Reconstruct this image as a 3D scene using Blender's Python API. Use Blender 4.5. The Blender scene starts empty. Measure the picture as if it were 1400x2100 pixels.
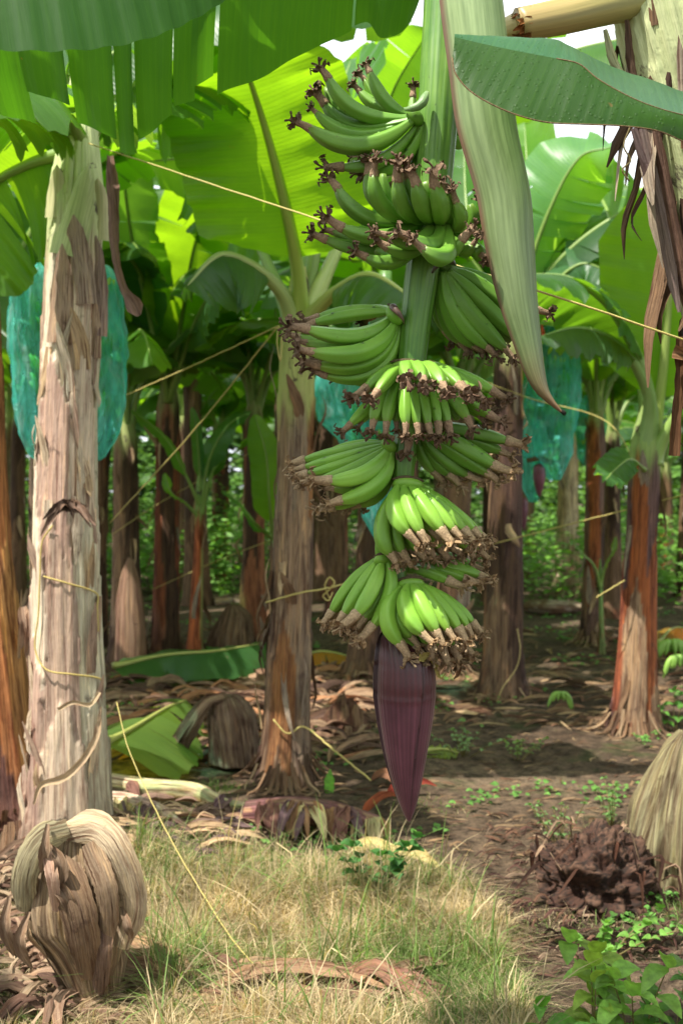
import bpy, math, random
import numpy as np
from mathutils import Vector, Matrix, noise as mnoise

# ------------------------------------------------------------------ camera, sky, sun, exposure
sc = bpy.context.scene
COL = sc.collection
CAM_H, FPX, CXP, HYP = 1.35, 2200.0, 700.0, 1010.0     # camera height, focal length and horizon of the photograph
cam_d = bpy.data.cameras.new("camera"); cam = bpy.data.objects.new("camera", cam_d); COL.objects.link(cam)
cam.location = (0, 0, CAM_H); cam.rotation_euler = (math.radians(90), 0, 0)
cam_d.sensor_fit = 'VERTICAL'; cam_d.sensor_height = 22.3; cam_d.lens = 22.3 * FPX / 2100.0
cam_d.shift_y = -(1050.0 - HYP) / 2100.0
cam_d.clip_start = 0.05; cam_d.clip_end = 600
cam_d.dof.use_dof = True; cam_d.dof.focus_distance = 2.08; cam_d.dof.aperture_fstop = 3.1
sc.camera = cam

SUN_EL, SUN_AZ = math.radians(62), math.radians(232)   # azimuth clockwise from +Y: behind the camera, to the left
w = bpy.data.worlds.new("World"); sc.world = w; w.use_nodes = True
nt = w.node_tree; bg = nt.nodes["Background"]
sky = nt.nodes.new("ShaderNodeTexSky"); sky.sky_type = 'NISHITA'; sky.sun_disc = False
sky.sun_elevation = SUN_EL; sky.sun_rotation = SUN_AZ
sky.air_density = 1.0; sky.dust_density = 3.0; sky.ozone_density = 1.0
tc = nt.nodes.new("ShaderNodeTexCoord"); cn = nt.nodes.new("ShaderNodeTexNoise"); cr = nt.nodes.new("ShaderNodeValToRGB")
mx = nt.nodes.new("ShaderNodeMixRGB"); cn.inputs['Scale'].default_value = 1.6; cn.inputs['Detail'].default_value = 6
cr.color_ramp.elements[0].position = 0.36; cr.color_ramp.elements[1].position = 0.52
nt.links.new(tc.outputs['Generated'], cn.inputs['Vector']); nt.links.new(cn.outputs['Fac'], cr.inputs['Fac'])
nt.links.new(cr.outputs['Color'], mx.inputs['Fac']); nt.links.new(sky.outputs['Color'], mx.inputs['Color1'])
mx.inputs['Color2'].default_value = (8.6, 9.0, 9.6, 1)
nt.links.new(mx.outputs['Color'], bg.inputs['Color']); bg.inputs['Strength'].default_value = 0.12
sd = bpy.data.lights.new("sun", 'SUN'); sun = bpy.data.objects.new("sun", sd); COL.objects.link(sun)
sd.energy = 5.0; sd.angle = math.radians(0.53); sd.color = (1.0, 0.95, 0.86)
sv = Vector((math.sin(SUN_AZ) * math.cos(SUN_EL), math.cos(SUN_AZ) * math.cos(SUN_EL), math.sin(SUN_EL)))
sun.rotation_euler = sv.to_track_quat('Z', 'Y').to_euler(); sun.location = sv * 30
sc.view_settings.view_transform = 'Standard'; sc.view_settings.look = 'None'
sc.view_settings.exposure = 0.8; sc.view_settings.gamma = 1.0; sc.view_settings.use_curve_mapping = False
sc.cycles.max_bounces = 8; sc.cycles.transparent_max_bounces = 8; sc.cycles.transmission_bounces = 4
sc.cycles.diffuse_bounces = 4; sc.cycles.glossy_bounces = 2; sc.cycles.use_denoising = True
sc.cycles.caustics_reflective = False; sc.cycles.caustics_refractive = False

rng = random.Random(7)
NR = np.random.RandomState(11)
TAU = 2 * math.pi

def P(px, py, d):
    """photograph pixel + real distance -> world point"""
    return np.array([(px - CXP) / FPX * d, d, CAM_H - (py - HYP) / FPX * d])
def PP(pts): return np.array([P(*p) for p in pts])
def G(px, py):
    """point of the flat ground seen at a pixel"""
    d = FPX * CAM_H / (py - HYP)
    return np.array([(px - CXP) / FPX * d, d, 0.0])

# ------------------------------------------------------------------ object helpers
def tag(o, label=None, cat=None, group=None, kind=None):
    if label: o['label'] = label
    if cat: o['category'] = cat
    if group: o['group'] = group
    if kind: o['kind'] = kind
    return o
def thing(name, loc, label, cat, group=None):
    o = bpy.data.objects.new(name, None); COL.objects.link(o); o.location = tuple(loc)
    o.empty_display_size = 0.1
    return tag(o, label, cat, group)
def origin(o):
    v = Vector((0, 0, 0))
    while o is not None: v += o.location; o = o.parent
    return np.array(v)

class MB:
    def __init__(s): s.v = []; s.f = []; s.m = []; s.uv = []; s.c = []; s.n = 0
    def add(s, V, F, uv=None, col=None, mat=0):
        V = np.asarray(V, float).reshape(-1, 3); k = len(V)
        s.v.append(V)
        for q in F: s.f.append(tuple(int(i) + s.n for i in q)); s.m.append(mat)
        s.uv.append(np.zeros((k, 2)) if uv is None else np.asarray(uv, float).reshape(-1, 2))
        c = np.ones((k, 4)) if col is None else np.asarray(col, float)
        if c.ndim == 1: c = np.tile(c, (k, 1))
        if c.shape[1] == 3: c = np.hstack([c, np.ones((len(c), 1))])
        s.c.append(c); s.n += k
        return s
    def grid(s, Pt, uv=None, col=None, mat=0, wrap=False, caps=False):
        Pt = np.asarray(Pt, float); a, b = Pt.shape[:2]; F = []
        for i in range(a - 1):
            for j in range(b if wrap else b - 1):
                j2 = (j + 1) % b
                F.append((i * b + j, i * b + j2, (i + 1) * b + j2, (i + 1) * b + j))
        if caps and wrap:
            F.append(tuple(range(b - 1, -1, -1))); F.append(tuple((a - 1) * b + j for j in range(b)))
        if col is not None:
            col = np.asarray(col, float)
            if col.ndim == 3: col = col.reshape(-1, col.shape[2])
        return s.add(Pt.reshape(-1, 3), F, None if uv is None else np.asarray(uv).reshape(-1, 2), col, mat)
    def mesh(s, name, mats, off=(0, 0, 0), smooth=True):
        V = np.concatenate(s.v) - np.asarray(off); me = bpy.data.meshes.new(name)
        me.from_pydata(V.tolist(), [], s.f)
        for m in (mats if isinstance(mats, (list, tuple)) else [mats]): me.materials.append(m)
        me.polygons.foreach_set('material_index', s.m)
        me.polygons.foreach_set('use_smooth', [smooth] * len(s.f))
        UV = np.concatenate(s.uv); CC = np.concatenate(s.c)
        li = np.empty(len(me.loops), dtype=np.int32); me.loops.foreach_get('vertex_index', li)
        ul = me.uv_layers.new(name='UVMap'); ul.data.foreach_set('uv', UV[li].ravel())
        ca = me.color_attributes.new(name='tint', type='FLOAT_COLOR', domain='POINT'); ca.data.foreach_set('color', CC.ravel())
        me.update(); return me
    def build(s, name, mats, parent=None, smooth=True):
        o = bpy.data.objects.new(name, s.mesh(name, mats, origin(parent) if parent else (0, 0, 0), smooth))
        COL.objects.link(o); o.parent = parent
        return o

def spline(pts, n):
    """Catmull-Rom through points, n samples evenly in parameter by chord length"""
    p = np.asarray(pts, float)
    if len(p) == 2: t = np.linspace(0, 1, n)[:, None]; return p[0] * (1 - t) + p[1] * t
    L = np.r_[0, np.cumsum(np.linalg.norm(np.diff(p, axis=0), axis=1) + 1e-9)]; L /= L[-1]
    m = np.empty_like(p); m[1:-1] = (p[2:] - p[:-2]) / (L[2:] - L[:-2])[:, None]
    m[0] = (p[1] - p[0]) / (L[1] - L[0]); m[-1] = (p[-1] - p[-2]) / (L[-1] - L[-2])
    u = np.linspace(0, 1, n); k = np.clip(np.searchsorted(L, u, side='right') - 1, 0, len(p) - 2)
    h = (L[k + 1] - L[k])[:, None]; t = ((u - L[k])[:, None]) / h
    return ((2 * t**3 - 3 * t**2 + 1) * p[k] + (t**3 - 2 * t**2 + t) * h * m[k] + (-2 * t**3 + 3 * t**2) * p[k + 1] + (t**3 - t**2) * h * m[k + 1])
def unit(v): v = np.asarray(v, float); return v / (np.linalg.norm(v, axis=-1, keepdims=True) + 1e-12)
def frames(path, ref=(0, 0, 1)):
    T = unit(np.gradient(path, axis=0)); A = np.empty_like(T); r = np.asarray(ref, float)
    if abs(np.dot(unit(r), T[0])) > 0.95: r = np.array([1.0, 0.2, 0])
    a = unit(r - T[0] * np.dot(r, T[0]))
    for i in range(len(T)):
        a = unit(a - T[i] * np.dot(a, T[i])); A[i] = a
    return T, A, np.cross(T, A)
def tube(mb, path, rad, seg=10, col=None, mat=0, caps=True, shape=None, ref=(0, 0, 1)):
    path = np.asarray(path, float); n = len(path); T, A, B = frames(path, ref)
    rad = np.broadcast_to(np.asarray(rad, float), (n,)); th = np.linspace(0, TAU, seg, endpoint=False)
    k = np.ones(seg) if shape is None else shape(th)
    R = rad[:, None] * k[None, :]
    Pt = path[:, None, :] + A[:, None, :] * (R * np.cos(th))[:, :, None] + B[:, None, :] * (R * np.sin(th))[:, :, None]
    L = np.r_[0, np.cumsum(np.linalg.norm(np.diff(path, axis=0), axis=1))]
    uv = np.stack(np.broadcast_arrays((th / TAU)[None, :] * TAU * np.mean(rad), L[:, None]), -1)
    if col is not None:
        col = np.asarray(col, float)
        if col.ndim == 2: col = np.repeat(col[:, None, :], seg, axis=1)
    return mb.grid(Pt, uv, col, mat, wrap=True, caps=caps)
def ribbon(mb, path, width, nrm=(0, 0, 1), cup=0.0, col=(.3, .2, .1), nc=4, rough=0.0, mat=0, seed=0):
    """curled strip: width per row, cup = arc across, rough = random edge"""
    path = np.asarray(path, float); n = len(path); r_ = np.random.RandomState(seed)
    T = unit(np.gradient(path, axis=0)); N = np.broadcast_to(np.asarray(nrm, float), path.shape)
    S = unit(np.cross(T, N)); N2 = np.cross(S, T)
    wd = np.broadcast_to(np.asarray(width, float), (n,)); c = np.linspace(-1, 1, nc)
    e = 1 + rough * (r_.rand(n, nc) - .5)
    Pt = path[:, None, :] + S[:, None, :] * (wd[:, None] * c * e)[:, :, None] + N2[:, None, :] * (cup * wd[:, None] * (c**2) + rough * .35 * wd[:, None] * (r_.rand(n, nc) - .5))[:, :, None]
    L = np.r_[0, np.cumsum(np.linalg.norm(np.diff(path, axis=0), axis=1))]
    uv = np.stack(np.broadcast_arrays(wd[:, None] * c, L[:, None]), -1)
    cc = np.asarray(col, float)
    if cc.ndim == 1: cc = np.tile(cc, (n, 1))
    cc = np.repeat(cc[:, None, :], nc, axis=1)
    return mb.grid(Pt, uv, cc, mat)

# ------------------------------------------------------------------ materials
def newmat(name):
    m = bpy.data.materials.new(name); m.use_nodes = True; nt = m.node_tree
    for n in list(nt.nodes): nt.nodes.remove(n)
    out = nt.nodes.new('ShaderNodeOutputMaterial')
    return m, nt, out
def N(nt, t, **kw):
    n = nt.nodes.new(t)
    for k, v in kw.items():
        if k in n.inputs: n.inputs[k].default_value = v
        else: setattr(n, k, v)
    return n
def ramp(nt, fac, stops):
    r = nt.nodes.new('ShaderNodeValToRGB'); e = r.color_ramp.elements
    while len(e) < len(stops): e.new(0.5)
    for k, (p, c) in enumerate(stops): e[k].position = p; e[k].color = tuple(c) + (1,) if len(c) == 3 else c
    nt.links.new(fac, r.inputs['Fac']); return r.outputs['Color']
def mixc(nt, a, b, fac, mode='MIX'):
    m = nt.nodes.new('ShaderNodeMixRGB'); m.blend_type = mode
    for s, i in ((a, 'Color1'), (b, 'Color2'), (fac, 'Fac')):
        if hasattr(s, 'is_output'): nt.links.new(s, m.inputs[i])
        elif i == 'Fac': m.inputs[i].default_value = s
        else: m.inputs[i].default_value = tuple(s) + (1,) if len(s) == 3 else s
    return m.outputs['Color']
def coords(nt, kind='UV', scale=(1, 1, 1)):
    tc = nt.nodes.new('ShaderNodeTexCoord'); mp = nt.nodes.new('ShaderNodeMapping'); mp.inputs['Scale'].default_value = scale
    nt.links.new(tc.outputs[kind], mp.inputs['Vector']); return mp.outputs['Vector']
def tex_noise(nt, vec, scale, detail=4, rough=.55, dist=0):
    n = N(nt, 'ShaderNodeTexNoise', Scale=scale, Detail=detail, Roughness=rough, Distortion=dist); nt.links.new(vec, n.inputs['Vector']); return n.outputs['Fac']
def bump(nt, h, strength, dist, prev=None):
    b = N(nt, 'ShaderNodeBump', Strength=strength, Distance=dist); nt.links.new(h, b.inputs['Height'])
    if prev is not None: nt.links.new(prev, b.inputs['Normal'])
    return b.outputs['Normal']
def tint(nt):
    a = nt.nodes.new('ShaderNodeAttribute'); a.attribute_name = 'tint'; return a.outputs['Color']
def principled(nt, out, color, rough=.6, spec=.4, normal=None, **kw):
    p = nt.nodes.new('ShaderNodeBsdfPrincipled')
    if hasattr(color, 'is_output'): nt.links.new(color, p.inputs['Base Color'])
    else: p.inputs['Base Color'].default_value = tuple(color) + (1,)
    if hasattr(rough, 'is_output'): nt.links.new(rough, p.inputs['Roughness'])
    else: p.inputs['Roughness'].default_value = rough
    p.inputs['Specular IOR Level'].default_value = spec
    for k, v in kw.items(): p.inputs[k.replace('_', ' ')].default_value = v
    if normal is not None: nt.links.new(normal, p.inputs['Normal'])
    if out is not None: nt.links.new(p.outputs[0], out.inputs['Surface'])
    return p

def leaf_material(name, trans=.45, rough=.38, tr_mul=(4.2, 3.1, .7), spec=.45, drops=False, vein=1.0):
    m, nt, out = newmat(name); uv = coords(nt, 'UV')
    sep = nt.nodes.new('ShaderNodeSeparateXYZ'); nt.links.new(uv, sep.inputs[0])
    mu = N(nt, 'ShaderNodeMath', operation='MULTIPLY'); nt.links.new(sep.outputs['X'], mu.inputs[0]); mu.inputs[1].default_value = TAU * 52
    nz = tex_noise(nt, coords(nt, 'UV', (9, 1.2, 1)), 3, 3)
    ad = N(nt, 'ShaderNodeMath', operation='MULTIPLY_ADD'); nt.links.new(nz, ad.inputs[0]); ad.inputs[1].default_value = 9; nt.links.new(mu.outputs[0], ad.inputs[2])
    sn = N(nt, 'ShaderNodeMath', operation='SINE'); nt.links.new(ad.outputs[0], sn.inputs[0])
    fine = tex_noise(nt, coords(nt, 'UV', (160, 2.5, 1)), 3, 3)
    blot = tex_noise(nt, coords(nt, 'Object', (1, 1, 1)), 4, 4)
    base = tint(nt)
    base = mixc(nt, base, (1.35, 1.25, 1.1), ramp(nt, sn.outputs[0], [(0.75, (0, 0, 0)), (1.0, (.35 * vein,) * 3)]), 'MULTIPLY')
    base = mixc(nt, base, (1.25, 1.12, .8), ramp(nt, fine, [(.35, (0, 0, 0)), (.75, (1, 1, 1))]), 'MULTIPLY')
    base = mixc(nt, base, (.75, .82, .8), ramp(nt, blot, [(.35, (0, 0, 0)), (.7, (1, 1, 1))]), 'MULTIPLY')
    spots = tex_noise(nt, coords(nt, 'Object'), 26, 3, .6)
    base = mixc(nt, base, (.16, .10, .03), ramp(nt, spots, [(.73, (0, 0, 0)), (.78, (.7, .7, .7))]))
    a = nt.nodes.new('ShaderNodeAttribute'); a.attribute_name = 'tint'
    # alpha of the tint = distance from the midrib; ragged dry edge
    edge = N(nt, 'ShaderNodeMath', operation='MULTIPLY_ADD'); nt.links.new(nz, edge.inputs[0]); edge.inputs[1].default_value = .03; nt.links.new(a.outputs['Alpha'], edge.inputs[2])
    base = mixc(nt, base, (.26, .20, .04), ramp(nt, edge.outputs[0], [(1.004, (0, 0, 0)), (1.02, (.6, .6, .6))]))
    trc = mixc(nt, base, tr_mul, 1.0, 'MULTIPLY')
    nrm = bump(nt, sn.outputs[0], .18, .0010); nrm = bump(nt, fine, .25, .0010, nrm); nrm = bump(nt, blot, .25, .02, nrm)
    if drops:
        vo = N(nt, 'ShaderNodeTexVoronoi', Scale=95); vo.inputs['Randomness'].default_value = 1
        nt.links.new(coords(nt, 'Object'), vo.inputs['Vector'])
        nrm = bump(nt, ramp(nt, vo.outputs['Distance'], [(.0, (1, 1, 1)), (.22, (.7, .7, .7)), (.27, (0, 0, 0))]), .7, .0016, nrm)
    p = principled(nt, None, base, rough, spec, nrm)
    t = nt.nodes.new('ShaderNodeBsdfTranslucent'); nt.links.new(trc, t.inputs['Color']); nt.links.new(nrm, t.inputs['Normal'])
    mixs = nt.nodes.new('ShaderNodeMixShader'); mixs.inputs[0].default_value = trans
    nt.links.new(p.outputs[0], mixs.inputs[1]); nt.links.new(t.outputs[0], mixs.inputs[2]); nt.links.new(mixs.outputs[0], out.inputs['Surface'])
    return m
LEAF = leaf_material('leaf_blade', trans=.5, tr_mul=(5.2, 3.7, .7))
LEAF_NEAR = leaf_material('leaf_blade_wet', trans=.36, rough=.42, spec=.35, drops=True, tr_mul=(3.2, 2.9, .8))
LEAF_OVER = leaf_material('leaf_blade_overhead', trans=.30, rough=.62, spec=.12, tr_mul=(3.2, 2.8, .7))
LEAF_THICK = leaf_material('leaf_blade_thick', trans=.42, rough=.55, spec=.25, tr_mul=(3.6, 3.0, .7))

def fibre_material(name, scale=1.0, rough=.75, contrast=.8, bmp=.7, spec=.25, trans=0.0):
    m, nt, out = newmat(name)
    f1 = tex_noise(nt, coords(nt, 'UV', (70 * scale, 2.6 * scale, 1)), 2.0, 5, .65, .3)
    f2 = tex_noise(nt, coords(nt, 'UV', (16 * scale, 1.6 * scale, 1)), 2.0, 4, .6, .8)
    sp = tex_noise(nt, coords(nt, 'Object'), 11 * scale, 5, .7)
    base = tint(nt)
    base = mixc(nt, base, ramp(nt, f1, [(.34, (.36, .28, .24)), (.48, (1, 1, 1)), (.66, (1.4, 1.36, 1.28))]), contrast, 'MULTIPLY')
    base = mixc(nt, base, ramp(nt, f2, [(.36, (.34, .22, .18)), (.47, (1, 1, 1)), (.66, (1.35, 1.25, 1.05))]), contrast, 'MULTIPLY')
    base = mixc(nt, base, (.06, .032, .025), ramp(nt, sp, [(.60, (0, 0, 0)), (.70, (.65, .65, .65))]))
    f3 = tex_noise(nt, coords(nt, 'UV', (30 * scale, .9 * scale, 1)), 2.0, 6, .7, 1.4); f4 = tex_noise(nt, coords(nt, 'UV', (220 * scale, 6 * scale, 1)), 1.0, 3, .6)
    base = mixc(nt, base, (.42, .26, .22), ramp(nt, f3, [(.53, (0, 0, 0)), (.60, (.6, .6, .6)), (.70, (.8, .8, .8))]), 'MULTIPLY')
    base = mixc(nt, base, (2.1, 1.95, 1.6), ramp(nt, f3, [(.30, (.9, .9, .9)), (.42, (0, 0, 0))]), 'MULTIPLY')
    base = mixc(nt, base, ramp(nt, f4, [(.3, (.5, .45, .42)), (.5, (1, 1, 1)), (.7, (1.25, 1.22, 1.2))]), .8, 'MULTIPLY')
    bl = tex_noise(nt, coords(nt, 'Object', (1, 1, .7)), 9, 6, .72, .6); sb = mixc(nt, tint(nt), ramp(nt, f1, [(.3, (.82, .84, .76)), (.7, (1.15, 1.12, 1.08))]), 1, 'MULTIPLY')
    sb = mixc(nt, sb, (.055, .028, .03), ramp(nt, bl, [(.58, (0, 0, 0)), (.635, (.9, .9, .9))]))
    al = nt.nodes.new('ShaderNodeAttribute'); al.attribute_name = 'tint'; base = mixc(nt, sb, base, al.outputs['Alpha'])
    nrm = bump(nt, f4, bmp, .002); nrm = bump(nt, f1, bmp, .004, nrm); nrm = bump(nt, f2, bmp, .012, nrm); nrm = bump(nt, sp, bmp * .6, .01, nrm)
    p = principled(nt, out, base, rough, spec, nrm)
    if trans > 0:
        t = nt.nodes.new('ShaderNodeBsdfTranslucent'); nt.links.new(base, t.inputs['Color'])
        mixs = nt.nodes.new('ShaderNodeMixShader'); mixs.inputs[0].default_value = trans
        nt.links.new(p.outputs[0], mixs.inputs[1]); nt.links.new(t.outputs[0], mixs.inputs[2]); nt.links.new(mixs.outputs[0], out.inputs['Surface'])
    return m
BARK = fibre_material('pseudostem_fibre')
BARK_PALE = fibre_material('pale_pseudostem_fibre', contrast=.32)
DRY = fibre_material('dry_sheath_fibre', 1.4, .8, .62, .6, .15, trans=.12)
def rib_material():
    m, nt, out = newmat('midrib_green'); f = tex_noise(nt, coords(nt, 'UV', (60, 2, 1)), 2, 3)
    base = mixc(nt, tint(nt), ramp(nt, f, [(.3, (.75, .78, .7)), (.7, (1.15, 1.1, 1.0))]), .8, 'MULTIPLY')
    p = principled(nt, out, base, .42, .45, bump(nt, f, .3, .003)); p.inputs['Subsurface Weight'].default_value = .0
    return m
RIB = rib_material()
def finger_material():
    m, nt, out = newmat('banana_skin')
    f = tex_noise(nt, coords(nt, 'UV', (50, 5, 1)), 2, 4); s = tex_noise(nt, coords(nt, 'Object'), 9, 4)
    sp = tex_noise(nt, coords(nt, 'Object'), 150, 2)
    base = mixc(nt, tint(nt), ramp(nt, s, [(.3, (.78, .86, .8)), (.7, (1.18, 1.1, 1.05))]), 1, 'MULTIPLY')
    base = mixc(nt, base, ramp(nt, f, [(.3, (.86, .88, .85)), (.7, (1.1, 1.07, 1.05))]), 1, 'MULTIPLY')
    base = mixc(nt, base, (.10, .07, .02), ramp(nt, sp, [(.70, (0, 0, 0)), (.76, (.6, .6, .6))]))
    ex = tex_noise(nt, coords(nt, 'Object'), 38, 5, .7); base = mixc(nt, base, (.5, .52, .4), ramp(nt, ex, [(.62, (0, 0, 0)), (.70, (.45, .45, .45))]), 'MULTIPLY')
    principled(nt, out, base, .43, .42, bump(nt, f, .15, .003), Subsurface_Weight=.06, Subsurface_Scale=.01, Subsurface_Radius=(.3, 1, .2))
    return m
SKIN = finger_material()
def stalk_material():
    m, nt, out = newmat('bunch_stalk_skin')
    f = tex_noise(nt, coords(nt, 'UV', (90, 2.5, 1)), 2, 4); s = tex_noise(nt, coords(nt, 'Object'), 14, 4); sp = tex_noise(nt, coords(nt, 'Object', (1, 1, .6)), 120, 2)
    base = mixc(nt, tint(nt), ramp(nt, f, [(.3, (.6, .68, .6)), (.7, (1.35, 1.22, 1.2))]), 1, 'MULTIPLY')
    base = mixc(nt, base, ramp(nt, s, [(.3, (.75, .85, .8)), (.7, (1.15, 1.05, 1.05))]), 1, 'MULTIPLY')
    base = mixc(nt, base, (.03, .05, .015), ramp(nt, sp, [(.70, (0, 0, 0)), (.76, (.6, .6, .6))]))
    principled(nt, out, base, .36, .5, bump(nt, f, .3, .003))
    return m
STALK = stalk_material()
def bud_material():
    m, nt, out = newmat('bud_bract')
    uv = coords(nt, 'UV', (1, 1, 1)); sep = nt.nodes.new('ShaderNodeSeparateXYZ'); nt.links.new(uv, sep.inputs[0])
    mu = N(nt, 'ShaderNodeMath', operation='MULTIPLY'); nt.links.new(sep.outputs['X'], mu.inputs[0]); mu.inputs[1].default_value = TAU * 95
    sn = N(nt, 'ShaderNodeMath', operation='SINE'); nt.links.new(mu.outputs[0], sn.inputs[0])
    f = tex_noise(nt, coords(nt, 'UV', (120, 3, 1)), 1, 4); s = tex_noise(nt, coords(nt, 'Object'), 16, 5)
    base = mixc(nt, tint(nt), ramp(nt, sn.outputs[0], [(0, (.9, .88, .9)), (1, (1.12, 1.1, 1.1))]), 1, 'MULTIPLY')
    base = mixc(nt, base, ramp(nt, s, [(.3, (.75, .7, .72)), (.7, (1.25, 1.25, 1.25))]), 1, 'MULTIPLY')
    base = mixc(nt, base, ramp(nt, f, [(.3, (.7, .7, .7)), (.7, (1.35, 1.3, 1.3))]), .8, 'MULTIPLY')
    principled(nt, out, base, .40, .55, bump(nt, f, .25, .002, bump(nt, sn.outputs[0], .3, .0010)), Sheen_Weight=.1, Sheen_Roughness=.4)
    return m
BUD = bud_material()
def bract_material():
    m, nt, out = newmat('pale_bract')
    f = tex_noise(nt, coords(nt, 'UV', (80, 2, 1)), 2, 4); s = tex_noise(nt, coords(nt, 'Object', (1, 1, .35)), 9, 5)
    base = mixc(nt, tint(nt), ramp(nt, f, [(.34, (.68, .71, .64)), (.66, (1.26, 1.22, 1.2))]), .9, 'MULTIPLY')
    base = mixc(nt, base, ramp(nt, s, [(.3, (.78, .8, .7)), (.7, (1.2, 1.15, 1.15))]), 1, 'MULTIPLY')
    principled(nt, out, base, .42, .45, bump(nt, s, .3, .02, bump(nt, f, .35, .002)))
    return m
BRACT = bract_material()
def plain_tint(name, rough=.7, spec=.3, bs=.3, sc_=60, trans=0):
    m, nt, out = newmat(name); s = tex_noise(nt, coords(nt, 'Object'), sc_, 4)
    base = mixc(nt, tint(nt), ramp(nt, s, [(.3, (.65, .65, .65)), (.7, (1.3, 1.3, 1.3))]), 1, 'MULTIPLY')
    p = principled(nt, out, base, rough, spec, bump(nt, s, bs, .004))
    if trans:
        t = nt.nodes.new('ShaderNodeBsdfTranslucent'); nt.links.new(mixc(nt, base, (1.6, 1.6, .8), 1, 'MULTIPLY'), t.inputs['Color'])
        ms = nt.nodes.new('ShaderNodeMixShader'); ms.inputs[0].default_value = trans
        nt.links.new(p.outputs[0], ms.inputs[1]); nt.links.new(t.outputs[0], ms.inputs[2]); nt.links.new(ms.outputs[0], out.inputs['Surface'])
    return m
FLOWER = plain_tint('dried_flower', .8, .2, .6, 260)
TWINE = plain_tint('yellow_twine', .6, .3, .5, 400)
GRASS = plain_tint('grass_blade', .6, .3, .05, 8, trans=.35)
WEED = plain_tint('weed_leaf', .5, .4, .3, 50, trans=.35)
def bag_material():
    m, nt, out = newmat('teal_plastic_film')
    c = tex_noise(nt, coords(nt, 'Object', (1, 1, .45)), 9, 6, .62, 1.2); c2 = tex_noise(nt, coords(nt, 'Object', (1, 1, .2)), 34, 3)
    nrm = bump(nt, c2, 1.0, .02, bump(nt, c, 1.0, .07))
    base = ramp(nt, c, [(.32, (.05, .52, .47)), (.50, (.14, .72, .66)), (.62, (.68, .93, .90))])  # palest stop paints the white gloss of the crumples into the film colour
    p = principled(nt, None, base, .22, .6, nrm)
    t = nt.nodes.new('ShaderNodeBsdfTranslucent'); t.inputs['Color'].default_value = (.42, .97, .90, 1); nt.links.new(nrm, t.inputs['Normal'])
    tr = nt.nodes.new('ShaderNodeBsdfTransparent'); tr.inputs['Color'].default_value = (.50, .96, .88, 1)
    a = nt.nodes.new('ShaderNodeMixShader'); a.inputs[0].default_value = .62; nt.links.new(p.outputs[0], a.inputs[1]); nt.links.new(t.outputs[0], a.inputs[2])
    b = nt.nodes.new('ShaderNodeMixShader'); nt.links.new(ramp(nt, c2, [(.35, (.78, .78, .78)), (.7, (.36, .36, .36))]), b.inputs[0])
    nt.links.new(a.outputs[0], b.inputs[1]); nt.links.new(tr.outputs[0], b.inputs[2]); nt.links.new(b.outputs[0], out.inputs['Surface'])
    return m
BAG = bag_material()
def soil_material():
    m, nt, out = newmat('soil'); o = coords(nt, 'Object')
    a = tex_noise(nt, o, 1.1, 6, .6); b = tex_noise(nt, o, 14, 6, .7); c = tex_noise(nt, o, 60, 4, .7); g = tex_noise(nt, o, 2.3, 5, .6)
    base = ramp(nt, a, [(.3, (.065, .044, .030)), (.5, (.125, .088, .060)), (.72, (.21, .155, .105))])
    base = mixc(nt, base, ramp(nt, b, [(.34, (.25, .23, .22)), (.5, (.9, .9, .9)), (.68, (1.5, 1.42, 1.35))]), 1, 'MULTIPLY')
    base = mixc(nt, base, ramp(nt, c, [(.35, (.6, .6, .6)), (.7, (1.5, 1.45, 1.4))]), .8, 'MULTIPLY')
    base = mixc(nt, base, (.05, .085, .02), ramp(nt, g, [(.56, (0, 0, 0)), (.68, (.55, .55, .55))]))
    principled(nt, out, base, .92, .15, bump(nt, c, .8, .01, bump(nt, b, .9, .05)))
    return m
SOIL = soil_material()

# ------------------------------------------------------------------ ground
def gz(x, y):
    k = 0.028 * mnoise.noise(Vector((x * 1.1, y * 1.1, 3.1))) + 0.016 * mnoise.noise(Vector((x * 3.7, y * 3.7, 8))) + .006 * mnoise.noise(Vector((x * 12, y * 12, 1)))
    k += .10 * math.exp(-((x + .92) ** 2 / .20 + (y - 3.95) ** 2 / .2)) if y < 6 else 0
    return k
def make_ground():
    ys = np.r_[np.linspace(-6, 1.5, 12)[:-1], np.linspace(1.5, 10, 150)[:-1], np.linspace(10, 30, 60)[:-1], np.geomspace(30, 420, 16)]
    xs = np.r_[-np.geomspace(300, 8, 12)[:-1], np.linspace(-8, -2.4, 30)[:-1], np.linspace(-2.4, 3.0, 110)[:-1], np.linspace(3.0, 8, 30)[:-1], np.geomspace(8, 300, 12)]
    Pt = np.array([[(x, y, gz(x, y)) for x in xs] for y in ys])
    mb = MB(); mb.grid(Pt[:, ::-1]); o = mb.build('ground', SOIL); tag(o, kind='structure'); return o
make_ground()

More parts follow.
